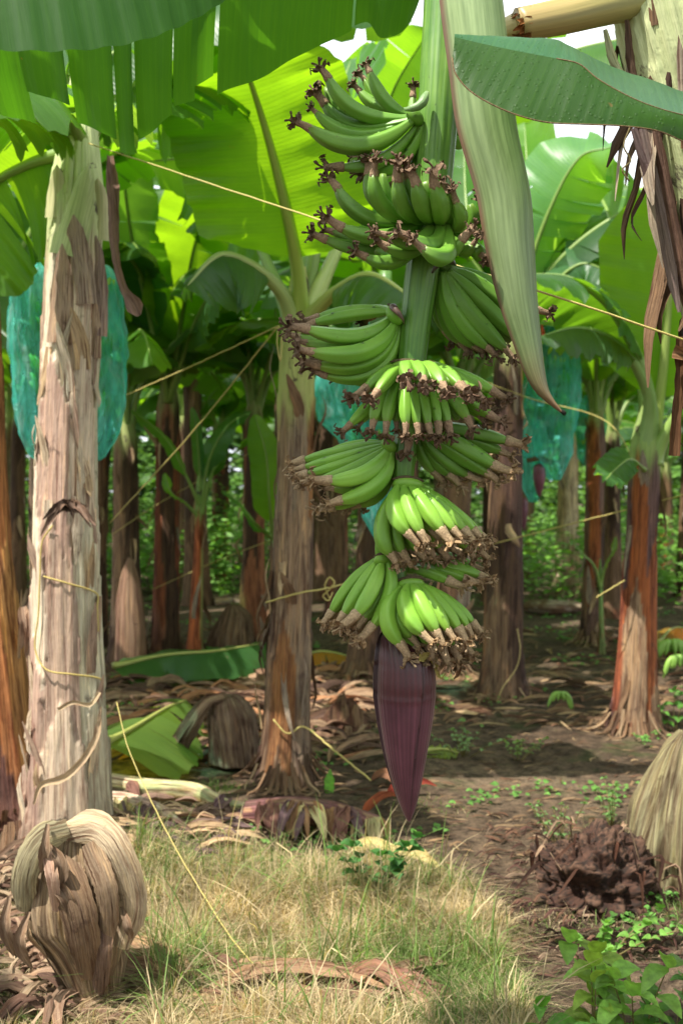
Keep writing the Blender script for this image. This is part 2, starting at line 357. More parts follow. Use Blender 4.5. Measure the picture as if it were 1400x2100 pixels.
# ------------------------------------------------------------------ leaves
GREENS = [(.045, .135, .022), (.055, .16, .02), (.035, .11, .022), (.07, .19, .025), (.05, .13, .05)]
def leaf_surface(mb, mid, W, up=(0, 0, 1), fold=.35, curl=.5, tears=6, seed=0, green=(.05, .15, .02), nr=44, nc=7, s0=0.0, wav=.02, sweep=.22, base_w=.10):
    r_ = np.random.RandomState(seed); mid = np.asarray(mid, float); n = len(mid)
    T = unit(np.gradient(mid, axis=0)); S = np.arange(n) / (n - 1)
    U = np.broadcast_to(np.asarray(up, float), mid.shape); Bv = unit(np.cross(T, U)); Nv = np.cross(Bv, T)
    arc = np.r_[0, np.cumsum(np.linalg.norm(np.diff(mid, axis=0), axis=1))]; Ltot = arc[-1]
    i0 = s0
    def at(arr, s): return np.stack([np.interp(s, S, arr[:, k]) for k in range(arr.shape[1])], -1)
    for side in (-1, 1):
        cuts = sorted(r_.uniform(.08, .93, tears)) if tears else []
        b = [0.0] + list(cuts) + [1.0]
        for a0, a1 in zip(b[:-1], b[1:]):
            m = max(3, int(round((a1 - a0) * nr)) + 1); u = np.linspace(a0, a1, m); s = i0 + (1 - i0) * u
            w_ = W * np.minimum(1, (u / .16 + base_w) ** .6) * np.minimum(1, np.maximum(1e-3, (1 - u) / .30)) ** .55
            w_ *= 1 - .05 * r_.rand()
            f0 = fold + (r_.uniform(-.12, .35) if tears else 0); cu = curl + (r_.uniform(-.2, .5) if tears else 0)
            c = np.linspace(0, 1, nc); M0 = at(mid, s); B0 = at(Bv, s); N0 = at(Nv, s); T0 = at(T, s)
            ph = f0 + cu * c; dx = np.r_[0, np.cumsum(np.cos((ph[1:] + ph[:-1]) / 2)) / (nc - 1)]; dz = -np.r_[0, np.cumsum(np.sin((ph[1:] + ph[:-1]) / 2)) / (nc - 1)]
            Pt = M0[:, None] + side * B0[:, None] * (w_[:, None] * dx)[:, :, None] + N0[:, None] * (w_[:, None] * dz)[:, :, None]
            mc = M0.mean(0); gap = .05 * r_.rand() + .03 if tears else 0
            Pt += T0[:, None] * (sweep * w_[:, None] * c ** 1.3)[:, :, None]
            Pt -= T0[:, None] * ((arc[-1] * (s - s.mean()))[:, None] * gap * c)[:, :, None]
            wv = wav * (np.sin(u * 37 + r_.rand() * 6 + side) + .6 * np.sin(u * 83 + r_.rand() * 6))[:, None] * c ** 1.5
            Pt += N0[:, None] * wv[:, :, None]
            uv = np.stack(np.broadcast_arrays((Ltot * s)[:, None] - 0.0 * c, side * w_[:, None] * c), -1)
            g = np.asarray(green) * (1 + .18 * (r_.rand() - .5)); col = np.ones((m, nc, 4)); col[..., :3] = g; col[..., 3] = c[None]
            if side > 0: Pt = Pt[:, ::-1]; uv = uv[:, ::-1]; col = col[:, ::-1]
            mb.grid(Pt, uv, col)
def rib_tube(mb, mid, r0, r1, green, seg=7, below=(0, 0, -1)):
    n = len(mid); s = np.linspace(0, 1, n); r = r0 * (1 - s) ** .8 * (1 + .9 * np.exp(-s / .07)) + r1
    g = np.asarray(green); col = np.ones((n, 4)); col[:, :3] = g
    tube(mb, np.asarray(mid) + np.asarray(below) * (r * .55)[:, None], r, seg, col, 1 if False else 0, ref=(0, 0, 1))
RIBG = (.20, .30, .07)
def add_leaf(parent, pts, W, s0=.15, ribr=.022, name='leaf', mat=None, ribcol=RIBG, label=None, **kw):
    """leaf part with its midrib (petiole included) as a sub-part; pts run from the plant to the leaf tip"""
    mid = spline(pts, 60); mb = MB(); leaf_surface(mb, mid, W, s0=s0, **kw); lf = mb.build(name, mat or LEAF, parent)
    if label: lf['label'] = label
    m2 = MB(); rib_tube(m2, mid[:-1], ribr, .0025, ribcol); m2.build('midrib', RIB, lf)
    return lf
def loft_leaf(parent, E_in, E_out, tears=(), jit=.08, seed=0, green=(.05, .15, .02), n=60, nc=10, bulge=.02, name='leaf', mat=None, mid=None, label=None, gap=.012, split=.55, wav=0.004):
    """blade half spanned between two real edges (midrib side, outer edge), torn into strips"""
    r_ = np.random.RandomState(seed); A = spline(PP(E_in), 200); B = spline(PP(E_out), 200)
    Mm = spline(PP(mid), 200) if mid else None; S = np.linspace(0, 1, 200); c = np.linspace(0, 1, nc)
    def at(arr, s): return np.stack([np.interp(s, S, arr[:, k]) for k in range(3)], -1)
    b = [0.] + sorted(tears) + [1.]; mb = MB(); L = np.linalg.norm(np.diff(A, axis=0), axis=1).sum()
    for a0, a1 in zip(b[:-1], b[1:]):
        m = max(4, int((a1 - a0) * n)); s = np.linspace(a0, a1, m); A_ = at(A, s)
        if tears:
            g = gap * min(1, (a1 - a0) * 8); so = a0 + g * .5 + (s - a0) * (1 - g / max(a1 - a0, 1e-3)) ; k = 1 + r_.uniform(-jit, jit)
        else: so = s; k = 1
        B_ = at(B, so); B_ = A_ + (B_ - A_) * k + np.array([0, r_.uniform(-1, 1) * .05 * (1 if tears else 0), 0])
        if Mm is not None: Q = at(Mm, s)
        else: Q = (A_ + B_) / 2
        nrm = unit(np.cross(np.gradient(A_, axis=0), B_ - A_)); ctl = Q + nrm * bulge
        cc = c[None, :, None]
        if Mm is not None:
            # passes through the middle curve
            K = 2 * ctl - (A_ + B_) / 2
        else: K = ctl
        Pt = (1 - cc) ** 2 * A_[:, None] + 2 * cc * (1 - cc) * K[:, None] + cc ** 2 * B_[:, None]
        Pt += nrm[:, None] * (wav * np.sin(s * 90 + r_.rand() * 6)[:, None] * c ** 1.5)[:, :, None]
        wd = np.linalg.norm(B_ - A_, axis=1); uv = np.stack(np.broadcast_arrays((L * s)[:, None], wd[:, None] * c), -1)
        col = np.ones((m, nc, 4)); col[..., :3] = np.asarray(green) * (1 + .15 * (r_.rand() - .5)); col[..., 3] = c[None]
        mb.grid(Pt, uv, col)
    o = mb.build(name, mat or LEAF, parent)
    if label: o['label'] = label
    return o

# ------------------------------------------------------------------ pseudostems
TAN = (.43, .31, .19); BROWN = (.18, .11, .065); DARK = (.07, .040, .024); RUST = (.27, .085, .030); PURP = (.16, .095, .08)
PGREEN = (.30, .37, .15); YEL = (.46, .34, .13); GREY = (.32, .26, .20); PALE = (.55, .44, .31); LIME = (.36, .46, .14)
def hsh(a, b, seed): return np.modf(np.abs(np.sin(a * 12.9898 + b * 78.233 + seed * 37.719) * 43758.5453))[0]
def pseudostem(mb, path, radii, pal, seed=0, nu=48, nv=90, K=5, seg=.95, flare=.35, top=None, topz=.35, relief=1.0, mat=0):
    r_ = np.random.RandomState(seed); path = np.asarray(path, float)
    C = spline(path, nv); R = np.interp(np.linspace(0, 1, nv), np.linspace(0, 1, len(radii)), radii)
    z = C[:, 2]; zb = z - z[0]; th = np.linspace(0, TAU, nu, endpoint=False)
    Z, TH = np.meshgrid(zb, th, indexing='ij')
    wig = .10 * np.sin(Z * 3.1 + seed) + .06 * np.sin(Z * 8.3 + 2 * seed) + .05 * np.sin(TH * 3 + Z * 5)
    ph = TH / TAU * K + .28 * Z + wig + seed * .37; pan = np.floor(ph); fr = ph - pan; pk = np.mod(pan, K)
    zz = Z / seg + hsh(pk, 0 * pk, seed) * 1.0 + .7 * np.abs(fr - .5) + .03 * np.sin(TH * 23 + seed); sg = np.floor(zz); fz = zz - sg
    hid = hsh(pk, sg, seed + 1); pal_a = np.array(pal); col = np.ones((nv, nu, 4)); col[..., :3] = pal_a[(hid * len(pal)).astype(int) % len(pal)]
    if top is not None:
        k = 1 / (1 + np.exp(-(Z - (zb[-1] - topz) + .25 * (np.abs(fr - .5) - .25)) / .03)); col[..., :3] = col[..., :3] * (1 - k[..., None]) + np.array(top) * k[..., None]; col[..., 3] = 1 - k
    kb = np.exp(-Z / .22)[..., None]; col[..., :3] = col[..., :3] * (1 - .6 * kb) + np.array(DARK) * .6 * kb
    rr = R[:, None] * (1 + relief * (.085 * fr + .06 * fz ** 2 - .06)) * (1 + flare * np.exp(-Z / .13))
    rr = rr + relief * (.0022 * np.sin(TH * 19 + 3 * np.sin(Z * 2 + seed)) + .0016 * np.sin(TH * 41 + Z * 4))
    lump = np.array([[mnoise.noise(Vector((math.cos(t) * 1.6, math.sin(t) * 1.6, q * 2.2 + seed))) for t in th] for q in zb])
    rr = rr * (1 + .07 * relief * lump)
    Pt = np.stack([C[:, 0:1] + rr * np.cos(TH), C[:, 1:2] + rr * np.sin(TH), np.broadcast_to(C[:, 2:3], rr.shape)], -1)
    uv = np.stack([TH * np.mean(R), Z], -1)
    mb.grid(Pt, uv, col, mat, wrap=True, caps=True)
    return C, R
def piece(q, *a, parent=None, name='dry_sheath', smat=None, **k):
    m = MB(); ribbon(m, q, *a, **k); return m.build(name, smat or DRY, parent)
def flaps(mb, C, R, n, seed, cols, lo=.05, hi=.95, Lr=(.12, .35), out=(.02, .07), wr=(.012, .03), az=None, parent=None, mat=0):
    r_ = np.random.RandomState(seed)
    for i in range(n):
        k = int(r_.uniform(lo, hi) * (len(C) - 1)); th = r_.uniform(0, TAU) if az is None else r_.uniform(*az)
        d = np.array([math.cos(th), math.sin(th), 0]); p0 = C[k] + d * R[k] * 1.0; L = r_.uniform(*Lr); dn = -1 if r_.rand() < .6 else 1
        o_ = r_.uniform(*out); tw = np.array([-d[1], d[0], 0]) * r_.uniform(-.05, .05)
        pts = [p0, p0 + d * o_ * .35 + np.array([0, 0, dn * L * .35]) + tw * .3, p0 + d * o_ * 1.0 + np.array([0, 0, dn * L * .7]) + tw, p0 + d * o_ * r_.uniform(.3, 1.6) + np.array([0, 0, dn * L]) + tw * 1.6]
        q = spline(pts, 9); wd = r_.uniform(*wr) * np.array([.9, 1, 1, .95, .9, .8, .65, .4, .12])
        m_ = MB() if parent is not None else mb
        ribbon(m_, q, wd, d, cup=r_.uniform(-.5, .6), col=np.array(cols[r_.randint(len(cols))]) * r_.uniform(.8, 1.2), nc=5, rough=.25, seed=seed + i, mat=mat)
        if parent is not None: m_.build('dry_sheath', DRY, parent)

# ==================================================================================== the banana bunch
BD = 2.10
bunch = thing('banana_bunch', P(865, 560, BD), 'long hanging green banana bunch in sharp focus with purple bud at its tip', 'banana bunch')
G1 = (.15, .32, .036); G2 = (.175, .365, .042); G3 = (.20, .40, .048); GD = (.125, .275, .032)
SK = np.array([(925, -260, 2.16, 44), (916, -120, 2.14, 43), (908, 60, 2.12, 42), (898, 230, 2.10, 42), (886, 400, 2.10, 39), (866, 550, 2.10, 35), (848, 700, 2.10, 34), (836, 840, 2.10, 28), (828, 950, 2.10, 24), (820, 1090, 2.11, 20), (816, 1200, 2.11, 17), (818, 1330, 2.10, 18)])
sp_ = spline(PP(SK[:, :3]), 150); sr = np.interp(np.linspace(0, 1, 150), np.linspace(0, 1, len(SK)), SK[:, 3]) * BD / FPX
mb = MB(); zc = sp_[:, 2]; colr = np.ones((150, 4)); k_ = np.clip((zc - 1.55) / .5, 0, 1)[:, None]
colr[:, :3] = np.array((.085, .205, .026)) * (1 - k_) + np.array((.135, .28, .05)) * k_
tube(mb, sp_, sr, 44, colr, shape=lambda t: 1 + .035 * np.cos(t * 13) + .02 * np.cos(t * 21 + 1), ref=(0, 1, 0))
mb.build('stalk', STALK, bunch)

# dried flower remnants: twelve meshes, shared
def flower_mesh(seed, pale):
    r_ = np.random.RandomState(seed); mb = MB(); L = r_.uniform(.019, .027) if not pale else r_.uniform(.023, .030)
    c0 = np.array((.42, .30, .18)) if pale else np.array((.36, .24, .15)); c1 = np.array((.22, .13, .06)) if pale else np.array((.085, .048, .030))
    n = 8; bx, by = r_.uniform(-.006, .006, 2)
    path = spline([(0, 0, -.006), (bx * .3, by * .3, L * .4), (bx, by, L)], n); rad = np.array([.0075, .0078, .0072, .0066, .006, .0058, .006, .005]) * (1.05 if pale else .95)
    s = np.linspace(0, 1, n)[:, None]; col = np.ones((n, 4)); col[:, :3] = c0 * (1 - s) + (c0 * .6 + c1 * .4) * s
    tube(mb, path, rad, 12, col, shape=lambda t: 1 + .16 * np.cos(t * 5 + seed))
    for i in range(6 if pale else 7):
        a = TAU * i / 6 + r_.uniform(-.4, .4); d = np.array([math.cos(a), math.sin(a), 0]); pl = r_.uniform(.005, .014); z0 = L * r_.uniform(.75, 1.0)
        p0 = np.array([bx, by, z0]) + d * .004
        cu = r_.uniform(-1.6, .2)
        pts = [p0, p0 + d * .005 + np.array([0, 0, pl * .5]), p0 + d * (.009 + pl * .2) + np.array([0, 0, pl * (.75 + cu * .1)]), p0 + d * (.010 + pl * (.2 - cu * .2)) + np.array([0, 0, pl * (.6 + cu * .6)])]
        q = spline(pts, 7); ribbon(mb, q, np.array([.0040, .0050, .0052, .0048, .0042, .0034, .0016]) * r_.uniform(.8, 1.4), d, .6, c0 * .35 + c1 * .65 * r_.uniform(.6, 1.4), 4, .5, seed=seed * 9 + i)
    for i in range(3):
        a = r_.uniform(0, TAU); d = np.array([math.cos(a), math.sin(a), 0]); h = r_.uniform(.008, .018); q = spline([(bx, by, L), (bx + d[0] * .004, by + d[1] * .004, L + h * .6), (bx + d[0] * .010, by + d[1] * .010, L + h)], 6)
        tube(mb, q, [.0016, .0015, .0014, .0014, .0022, .0018], 6, np.tile(np.append(c1 * 1.4 if not pale else c0 * .8, 1), (6, 1)))
    return mb.mesh('flower_remnant', FLOWER)
FM = [[flower_mesh(k + 20 * p, bool(p)) for k in range(8)] for p in (0, 1)]
def finger(parent, a, c, t, rpx, col, seed, pale=0, fl=1.0, tail=None):
    """one banana from its crown a through control c to its tip t, all (px, py, depth offset)"""
    r_ = np.random.RandomState(seed); A, C, T_ = (P(q[0], q[1], BD + q[2]) for q in (a, c, t)); n = 22; s = np.linspace(0, 1, n)[:, None]
    K = C * 1.0
    path = (1 - s) ** 2 * A + 2 * s * (1 - s) * K + s ** 2 * T_; s = s[:, 0]
    R = rpx * BD / FPX * .90
    prof = np.interp(s, [0, .08, .2, .35, .55, .75, .88, .95, 1], [.42, .46, .72, .93, 1.0, .97, .80, .60, .42])
    ph = r_.uniform(0, TAU); colr = np.ones((n, 4)); b = np.array(col) * r_.uniform(.88, 1.12)
    k = np.clip((s - .9) / .1, 0, 1)[:, None]; k0 = np.clip(1 - s / .2, 0, 1)[:, None]
    colr[:, :3] = b * (1 - k) + (b * .6 + np.array((.20, .22, .06)) * .4) * k; colr[:, :3] = colr[:, :3] * (1 - k0 * .45) + np.array((.17, .33, .06)) * k0 * .45
    mb = MB(); tube(mb, path, R * prof, 24, colr, shape=lambda t: 1 + .075 * np.cos(t * 5 + ph) + .012 * np.cos(t * 10 + 2 * ph) + .03 * np.cos(t * 2 + ph), ref=(0, 1, 0.1))
    mb.build('banana_finger', SKIN, parent)
    if fl > 0:
        d = unit(path[-1] - path[-3]); o = bpy.data.objects.new('flower_remnant', FM[pale][r_.randint(8)]); COL.objects.link(o); o.parent = parent
        q = Vector(d).to_track_quat('Z', 'Y'); q = q @ Matrix.Rotation(r_.uniform(0, TAU), 3, 'Z').to_quaternion()
        o.rotation_mode = 'QUATERNION'; o.rotation_quaternion = q; o.location = Vector(path[-1] - origin(parent)); f_ = fl * r_.uniform(.9, 1.25) * (rpx / 17) ** .3; o.scale = (f_ * 1.05, f_ * 1.05, f_)
HANDS = []
def hand(crown, label, fingers, col, pale=0, fl=1.0, seed=0, crad=(26, 10), cap=True, extra=None):
    """crown = (px, py, depth offset, half-width px, tilt px); fingers = (ax, ay, cx, cy, tx, ty, da, dc, dt, r)"""
    cx, cy, cd, hw, tilt = crown; mb = MB()
    # the crown cushion: a bent ridge that wraps the stalk, with a dark scar rim above
    th = np.linspace(0, TAU, 18, endpoint=False); pts = [P(cx + hw * u, cy + tilt * u + 5 * u * u, BD + cd + .012 * (u * u - .4)) for u in np.linspace(-1, 1, 9)]
    rr = np.array([.35, .75, .95, 1, 1.05, 1, .95, .75, .35]) * crad[1] * 1.35 * BD / FPX
    cc = np.tile(np.array([*(np.array(col) * .9), 1]), (9, 1)); tube(mb, np.array(pts), rr, 14, cc, ref=(0, 1, 0))
    h = mb.build('banana_hand', SKIN, bunch); h['label'] = label
    if cap:
        m2 = MB(); pts = [P(cx + (hw + 3) * u, cy - crad[1] * 1.2 + tilt * u + 6 * u * u, BD + cd - .008 + .014 * u * u) for u in np.linspace(-1, 1, 11)]
        tube(m2, np.array(pts), np.array([.3, .7, .9, 1, 1, 1.1, 1, 1, .9, .7, .3]) * 4.2 * BD / FPX, 8, np.tile(np.array([.09, .065, .035, 1]), (11, 1)), ref=(0, 1, 0)); m2.build('crown_scar', FLOWER, h)
    ext = []
    for f, g in zip(fingers[:-1], fingers[1:]):
        if math.hypot(f[4] - g[4], f[5] - g[5]) < 62 and f[6] < .05: m_ = [(a + b) / 2 for a, b in zip(f, g)]; m_[6] += .014; m_[7] += .030; m_[8] += .030; m_[5] -= 4; m_[9] *= .93; ext.append(tuple(m_))
    nreal = len(fingers); fingers = list(fingers) + ext
    for i, f in enumerate(fingers):
        ax, ay, kx, ky, tx, ty, da, dc, dt, r = f
        finger(h, (ax, ay, da), (kx, ky, dc), (tx, ty, dt), r, col, seed * 100 + i, pale, fl * (.75 if i >= nreal else 1) * (0 if (i >= nreal and i % 2 and not pale) else 1))
    HANDS.append(h)
    return h
hand((850, 238, -.03, 13, 12), 'topmost hand of upturned green bananas on the left of the stalk', [
    (845, 236, 790, 235, 757, 146, .04, .05, .05, 15), (842, 236, 775, 235, 736, 186, .06, .10, .10, 14), (846, 240, 715, 262, 672, 158, 0, .0, .0, 17),
    (846, 244, 705, 292, 664, 210, -.02, .04, .04, 16), (852, 240, 745, 345, 634, 262, -.03, -.06, -.06, 21), (856, 252, 800, 352, 698, 342, -.02, -.03, -.03, 15),
    (862, 252, 815, 345, 736, 326, -.02, .02, .03, 17), (868, 254, 835, 350, 770, 352, -.02, .00, .0, 17), (862, 246, 840, 262, 846, 196, .07, .12, .12, 12), (872, 260, 870, 355, 815, 372, .02, .03, .03, 16),
    (905, 250, 948, 330, 940, 262, .06, .12, .12, 16), (895, 250, 985, 300, 1000, 210, .07, .16, .17, 17)], G1, seed=1, crad=(0, 10))
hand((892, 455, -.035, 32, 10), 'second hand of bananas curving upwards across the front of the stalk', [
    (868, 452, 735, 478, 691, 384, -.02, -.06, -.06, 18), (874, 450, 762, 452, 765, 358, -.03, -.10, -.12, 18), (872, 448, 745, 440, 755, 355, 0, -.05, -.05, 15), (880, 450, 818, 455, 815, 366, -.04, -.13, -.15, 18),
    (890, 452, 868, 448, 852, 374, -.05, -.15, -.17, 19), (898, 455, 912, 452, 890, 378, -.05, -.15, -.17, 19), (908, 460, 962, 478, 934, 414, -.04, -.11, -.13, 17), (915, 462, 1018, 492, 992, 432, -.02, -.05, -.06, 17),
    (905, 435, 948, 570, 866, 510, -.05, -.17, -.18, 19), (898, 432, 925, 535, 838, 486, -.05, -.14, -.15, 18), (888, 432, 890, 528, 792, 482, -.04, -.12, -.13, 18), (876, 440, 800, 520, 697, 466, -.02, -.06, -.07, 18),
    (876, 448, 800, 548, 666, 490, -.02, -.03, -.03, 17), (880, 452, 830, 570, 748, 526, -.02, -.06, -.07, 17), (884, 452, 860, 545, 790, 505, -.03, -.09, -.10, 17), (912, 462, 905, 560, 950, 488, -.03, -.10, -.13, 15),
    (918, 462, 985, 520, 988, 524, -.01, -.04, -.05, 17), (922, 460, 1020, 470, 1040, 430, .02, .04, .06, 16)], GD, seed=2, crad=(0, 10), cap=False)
hand((915, 548, .01, 15, 8), 'third hand of dark green bananas fanning down to the right behind the pale bract', [
    (902, 556, 895, 650, 945, 702, 0, .02, .04, 18), (906, 558, 905, 655, 972, 710, 0, 0, .02, 18), (910, 558, 918, 650, 1000, 712, -.01, -.01, .0, 19), (914, 558, 945, 640, 1035, 715, -.01, -.01, -.0, 20),
    (918, 556, 960, 600, 1060, 692, -.01, .02, .02, 20), (921, 552, 975, 570, 1075, 660, 0, .04, .04, 19), (924, 548, 1000, 575, 1104, 636, .02, .08, .08, 18), (918, 552, 950, 660, 1018, 668, .03, .10, .12, 18), (908, 554, 920, 640, 960, 672, .03, .10, .12, 18), (898, 552, 880, 620, 915, 680, .03, .08, .1, 16)], GD, seed=3, crad=(0, 12))
hand((808, 645, -.02, 11, 14), 'fourth hand of wet green bananas reaching left, above a teal bag', [
    (800, 640, 740, 628, 650, 652, .03, .07, .09, 14), (802, 640, 735, 640, 642, 662, .02, .05, .06, 14), (800, 636, 770, 628, 690, 650, .05, .11, .13, 13), (806, 645, 752, 718, 628, 674, 0, -.02, -.03, 19), (806, 650, 745, 720, 612, 692, .02, .03, .03, 16),
    (812, 655, 775, 752, 640, 722, -.01, -.05, -.06, 20), (816, 662, 785, 778, 650, 748, 0, -.02, -.03, 18), (820, 668, 800, 800, 664, 768, 0, 0, -.01, 18), (824, 672, 812, 795, 712, 776, .01, .03, .03, 17), (828, 676, 815, 770, 755, 768, .02, .06, .06, 16), (803, 640, 790, 632, 764, 648, .05, .09, .11, 13)], G2, seed=4, crad=(0, 11))
hand((842, 752, -.035, 40, 4), 'wide middle hand of bananas spreading like a skirt below a brown scar ring', [
    (812, 752, 790, 758, 748, 798, -.02, -.05, -.07, 14), (820, 752, 800, 768, 772, 806, -.03, -.08, -.11, 15), (832, 752, 832, 745, 834, 776, -.04, -.14, -.19, 16), (845, 752, 856, 745, 868, 778, -.04, -.14, -.19, 16), (856, 752, 888, 748, 907, 790, -.04, -.12, -.17, 17),
    (866, 752, 910, 752, 944, 792, -.03, -.09, -.14, 16), (874, 752, 930, 762, 977, 808, -.02, -.05, -.08, 15), (880, 752, 940, 762, 1012, 803, -.01, -.01, -.02, 15),
    (814, 758, 775, 820, 716, 872, -.01, -.02, -.03, 14), (820, 760, 775, 820, 766, 864, -.02, -.06, -.07, 17), (828, 760, 795, 820, 792, 868, -.03, -.07, -.08, 15), (836, 760, 826, 810, 832, 872, -.03, -.08, -.09, 14), (844, 760, 846, 810, 856, 873, -.03, -.08, -.09, 13), (852, 760, 868, 810, 878, 873, -.03, -.08, -.09, 13), (860, 760, 888, 810, 898, 871, -.02, -.07, -.08, 13), (866, 760, 905, 810, 918, 870, -.02, -.06, -.07, 13),
    (872, 760, 920, 800, 958, 860, -.01, -.04, -.05, 16), (878, 760, 945, 810, 1005, 852, 0, -.01, -.02, 17), (840, 765, 842, 850, 838, 905, .0, -.02, -.03, 13), (880, 756, 960, 800, 990, 830, .03, .06, .07, 15)], G2, seed=5, crad=(0, 10))
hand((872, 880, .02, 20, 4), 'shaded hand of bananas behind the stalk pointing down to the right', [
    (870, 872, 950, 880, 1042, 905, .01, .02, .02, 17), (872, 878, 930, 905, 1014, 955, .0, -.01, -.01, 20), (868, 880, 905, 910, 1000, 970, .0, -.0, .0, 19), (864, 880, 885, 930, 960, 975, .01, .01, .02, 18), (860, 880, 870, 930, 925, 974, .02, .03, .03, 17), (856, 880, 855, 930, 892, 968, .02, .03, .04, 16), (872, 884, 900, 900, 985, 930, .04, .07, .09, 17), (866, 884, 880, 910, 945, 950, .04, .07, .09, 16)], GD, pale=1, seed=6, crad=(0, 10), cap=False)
hand((797, 912, -.015, 12, 8), 'narrow hand of bananas pointing left beneath the middle skirt', [
    (792, 908, 725, 918, 620, 944, .03, .05, .07, 13), (793, 910, 725, 935, 622, 958, .02, .03, .05, 12), (795, 912, 730, 950, 626, 973, .01, .02, .03, 12), (797, 914, 735, 965, 645, 988, 0, .0, .0, 13), (799, 916, 765, 990, 673, 986, -.01, -.03, -.04, 19),
    (802, 922, 795, 1010, 696, 1026, -.01, -.03, -.03, 19), (800, 922, 770, 1020, 680, 1040, .01, .01, .01, 15), (804, 926, 800, 1020, 735, 1034, .01, .03, .04, 16), (802, 930, 805, 1000, 768, 1020, .03, .06, .07, 14), (790, 908, 730, 905, 668, 932, .05, .09, .12, 12)], G2, pale=1, seed=7, crad=(0, 9))
hand((836, 990, -.03, 30, 2), 'pale lime hand of straight bananas hanging in front below the stalk bend', [
    (816, 996, 790, 1050, 838, 1094, -.03, -.09, -.10, 20), (828, 996, 832, 1040, 863, 1094, -.035, -.10, -.11, 16), (838, 996, 865, 1030, 905, 1090, -.03, -.09, -.10, 18), (846, 996, 885, 1030, 930, 1088, -.02, -.07, -.08, 16), (852, 996, 902, 1030, 953, 1090, -.02, -.05, -.06, 15), (858, 996, 925, 1040, 972, 1090, -.01, -.03, -.03, 14), (862, 998, 935, 1050, 988, 1100, 0, -.0, -.0, 13),
    (812, 1002, 762, 1090, 800, 1136, -.02, -.05, -.05, 20), (818, 1006, 800, 1090, 826, 1134, -.01, -.04, -.04, 15), (826, 1008, 830, 1090, 858, 1130, -.01, -.03, -.03, 16), (834, 1008, 850, 1080, 882, 1128, 0, -.02, -.02, 15), (842, 1008, 870, 1080, 905, 1126, 0, -.01, -.01, 15), (848, 1008, 890, 1080, 930, 1122, .01, .0, .0, 15), (856, 1008, 915, 1080, 958, 1126, .01, .02, .02, 15), (862, 1008, 935, 1080, 984, 1130, .02, .03, .04, 14), (806, 1008, 780, 1080, 776, 1150, .0, .02, .02, 13)], G3, pale=1, seed=8, crad=(0, 9))
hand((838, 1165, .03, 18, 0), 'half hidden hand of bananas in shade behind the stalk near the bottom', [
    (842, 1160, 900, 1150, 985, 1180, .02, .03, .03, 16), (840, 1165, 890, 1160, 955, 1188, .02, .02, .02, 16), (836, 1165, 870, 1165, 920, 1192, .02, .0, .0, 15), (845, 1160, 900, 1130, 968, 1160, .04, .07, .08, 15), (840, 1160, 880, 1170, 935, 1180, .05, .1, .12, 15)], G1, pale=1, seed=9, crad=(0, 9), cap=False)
hand((783, 1146, -.01, 14, -2), 'small lime hand of short bananas hanging left, just above the bud', [
    (772, 1146, 716, 1190, 678, 1258, .01, .01, .01, 15), (778, 1146, 742, 1200, 704, 1262, 0, -.02, -.02, 15), (784, 1146, 772, 1210, 729, 1262, -.01, -.04, -.05, 18), (792, 1148, 822, 1210, 762, 1286, -.01, -.03, -.04, 16), (776, 1148, 730, 1210, 694, 1262, .03, .04, .05, 13), (788, 1150, 790, 1210, 742, 1284, .02, .01, .01, 14), (782, 1148, 760, 1210, 720, 1276, .04, .05, .06, 14)], G3, pale=1, seed=10, crad=(0, 8))
hand((842, 1194, -.025, 26, -2), 'lowest lime hand of bananas spread right over the top of the bud', [
    (826, 1198, 762, 1260, 822, 1322, -.02, -.06, -.06, 19), (836, 1198, 815, 1250, 866, 1300, -.03, -.08, -.09, 20), (844, 1197, 858, 1232, 895, 1296, -.03, -.08, -.09, 18), (850, 1196, 882, 1228, 918, 1294, -.02, -.06, -.07, 16), (855, 1196, 902, 1226, 941, 1292, -.02, -.04, -.05, 15), (860, 1197, 922, 1228, 958, 1286, -.01, -.02, -.02, 13), (864, 1198, 935, 1235, 970, 1280, 0, .01, .01, 12),
    (832, 1206, 812, 1270, 850, 1330, -.01, -.03, -.03, 15), (838, 1206, 848, 1270, 878, 1326, -.01, -.03, -.03, 15), (846, 1206, 872, 1265, 905, 1328, 0, -.01, -.02, 15), (852, 1206, 900, 1260, 930, 1330, 0, .01, .0, 14), (858, 1206, 915, 1260, 950, 1318, .01, .02, .02, 13), (850, 1210, 880, 1270, 925, 1352, .02, .03, .03, 12)], G3, pale=1, seed=11, crad=(0, 8))

# the bud
mb = MB()
BP = [(1280, 812, 18), (1305, 812, 34), (1330, 822, 50), (1360, 830, 60), (1400, 831, 63), (1440, 831, 61), (1480, 831, 56), (1530, 831, 47), (1580, 832, 37), (1620, 834, 27), (1650, 836, 18), (1670, 837, 10), (1684, 838, 3)]
nb = 90; ys = np.linspace(1280, 1684, nb); cx = np.interp(ys, [b[0] for b in BP], [b[1] for b in BP]); rw = np.interp(ys, [b[0] for b in BP], [b[2] for b in BP]); rw = np.convolve(np.r_[rw[:1]] * 1.0, [1]) if False else rw
ker = np.ones(5) / 5; rs = np.r_[rw[:2], np.convolve(rw, ker, 'valid'), rw[-2:]]
th = np.linspace(0, TAU, 96, endpoint=False); Y, TH = np.meshgrid(ys, th, indexing='ij')
fr = np.mod(TH / TAU * 3 + .10 * (Y - 1500) / 200 + .54, 1); seam = 1 + .15 * (fr - .5) - .03 * np.exp(-(np.minimum(fr, 1 - fr) / .02) ** 2)
RR = (rs[:, None] * seam + 1.1 * np.exp(-((Y - 1428) / 6) ** 2) * (TH > math.pi * .95)) * BD / FPX
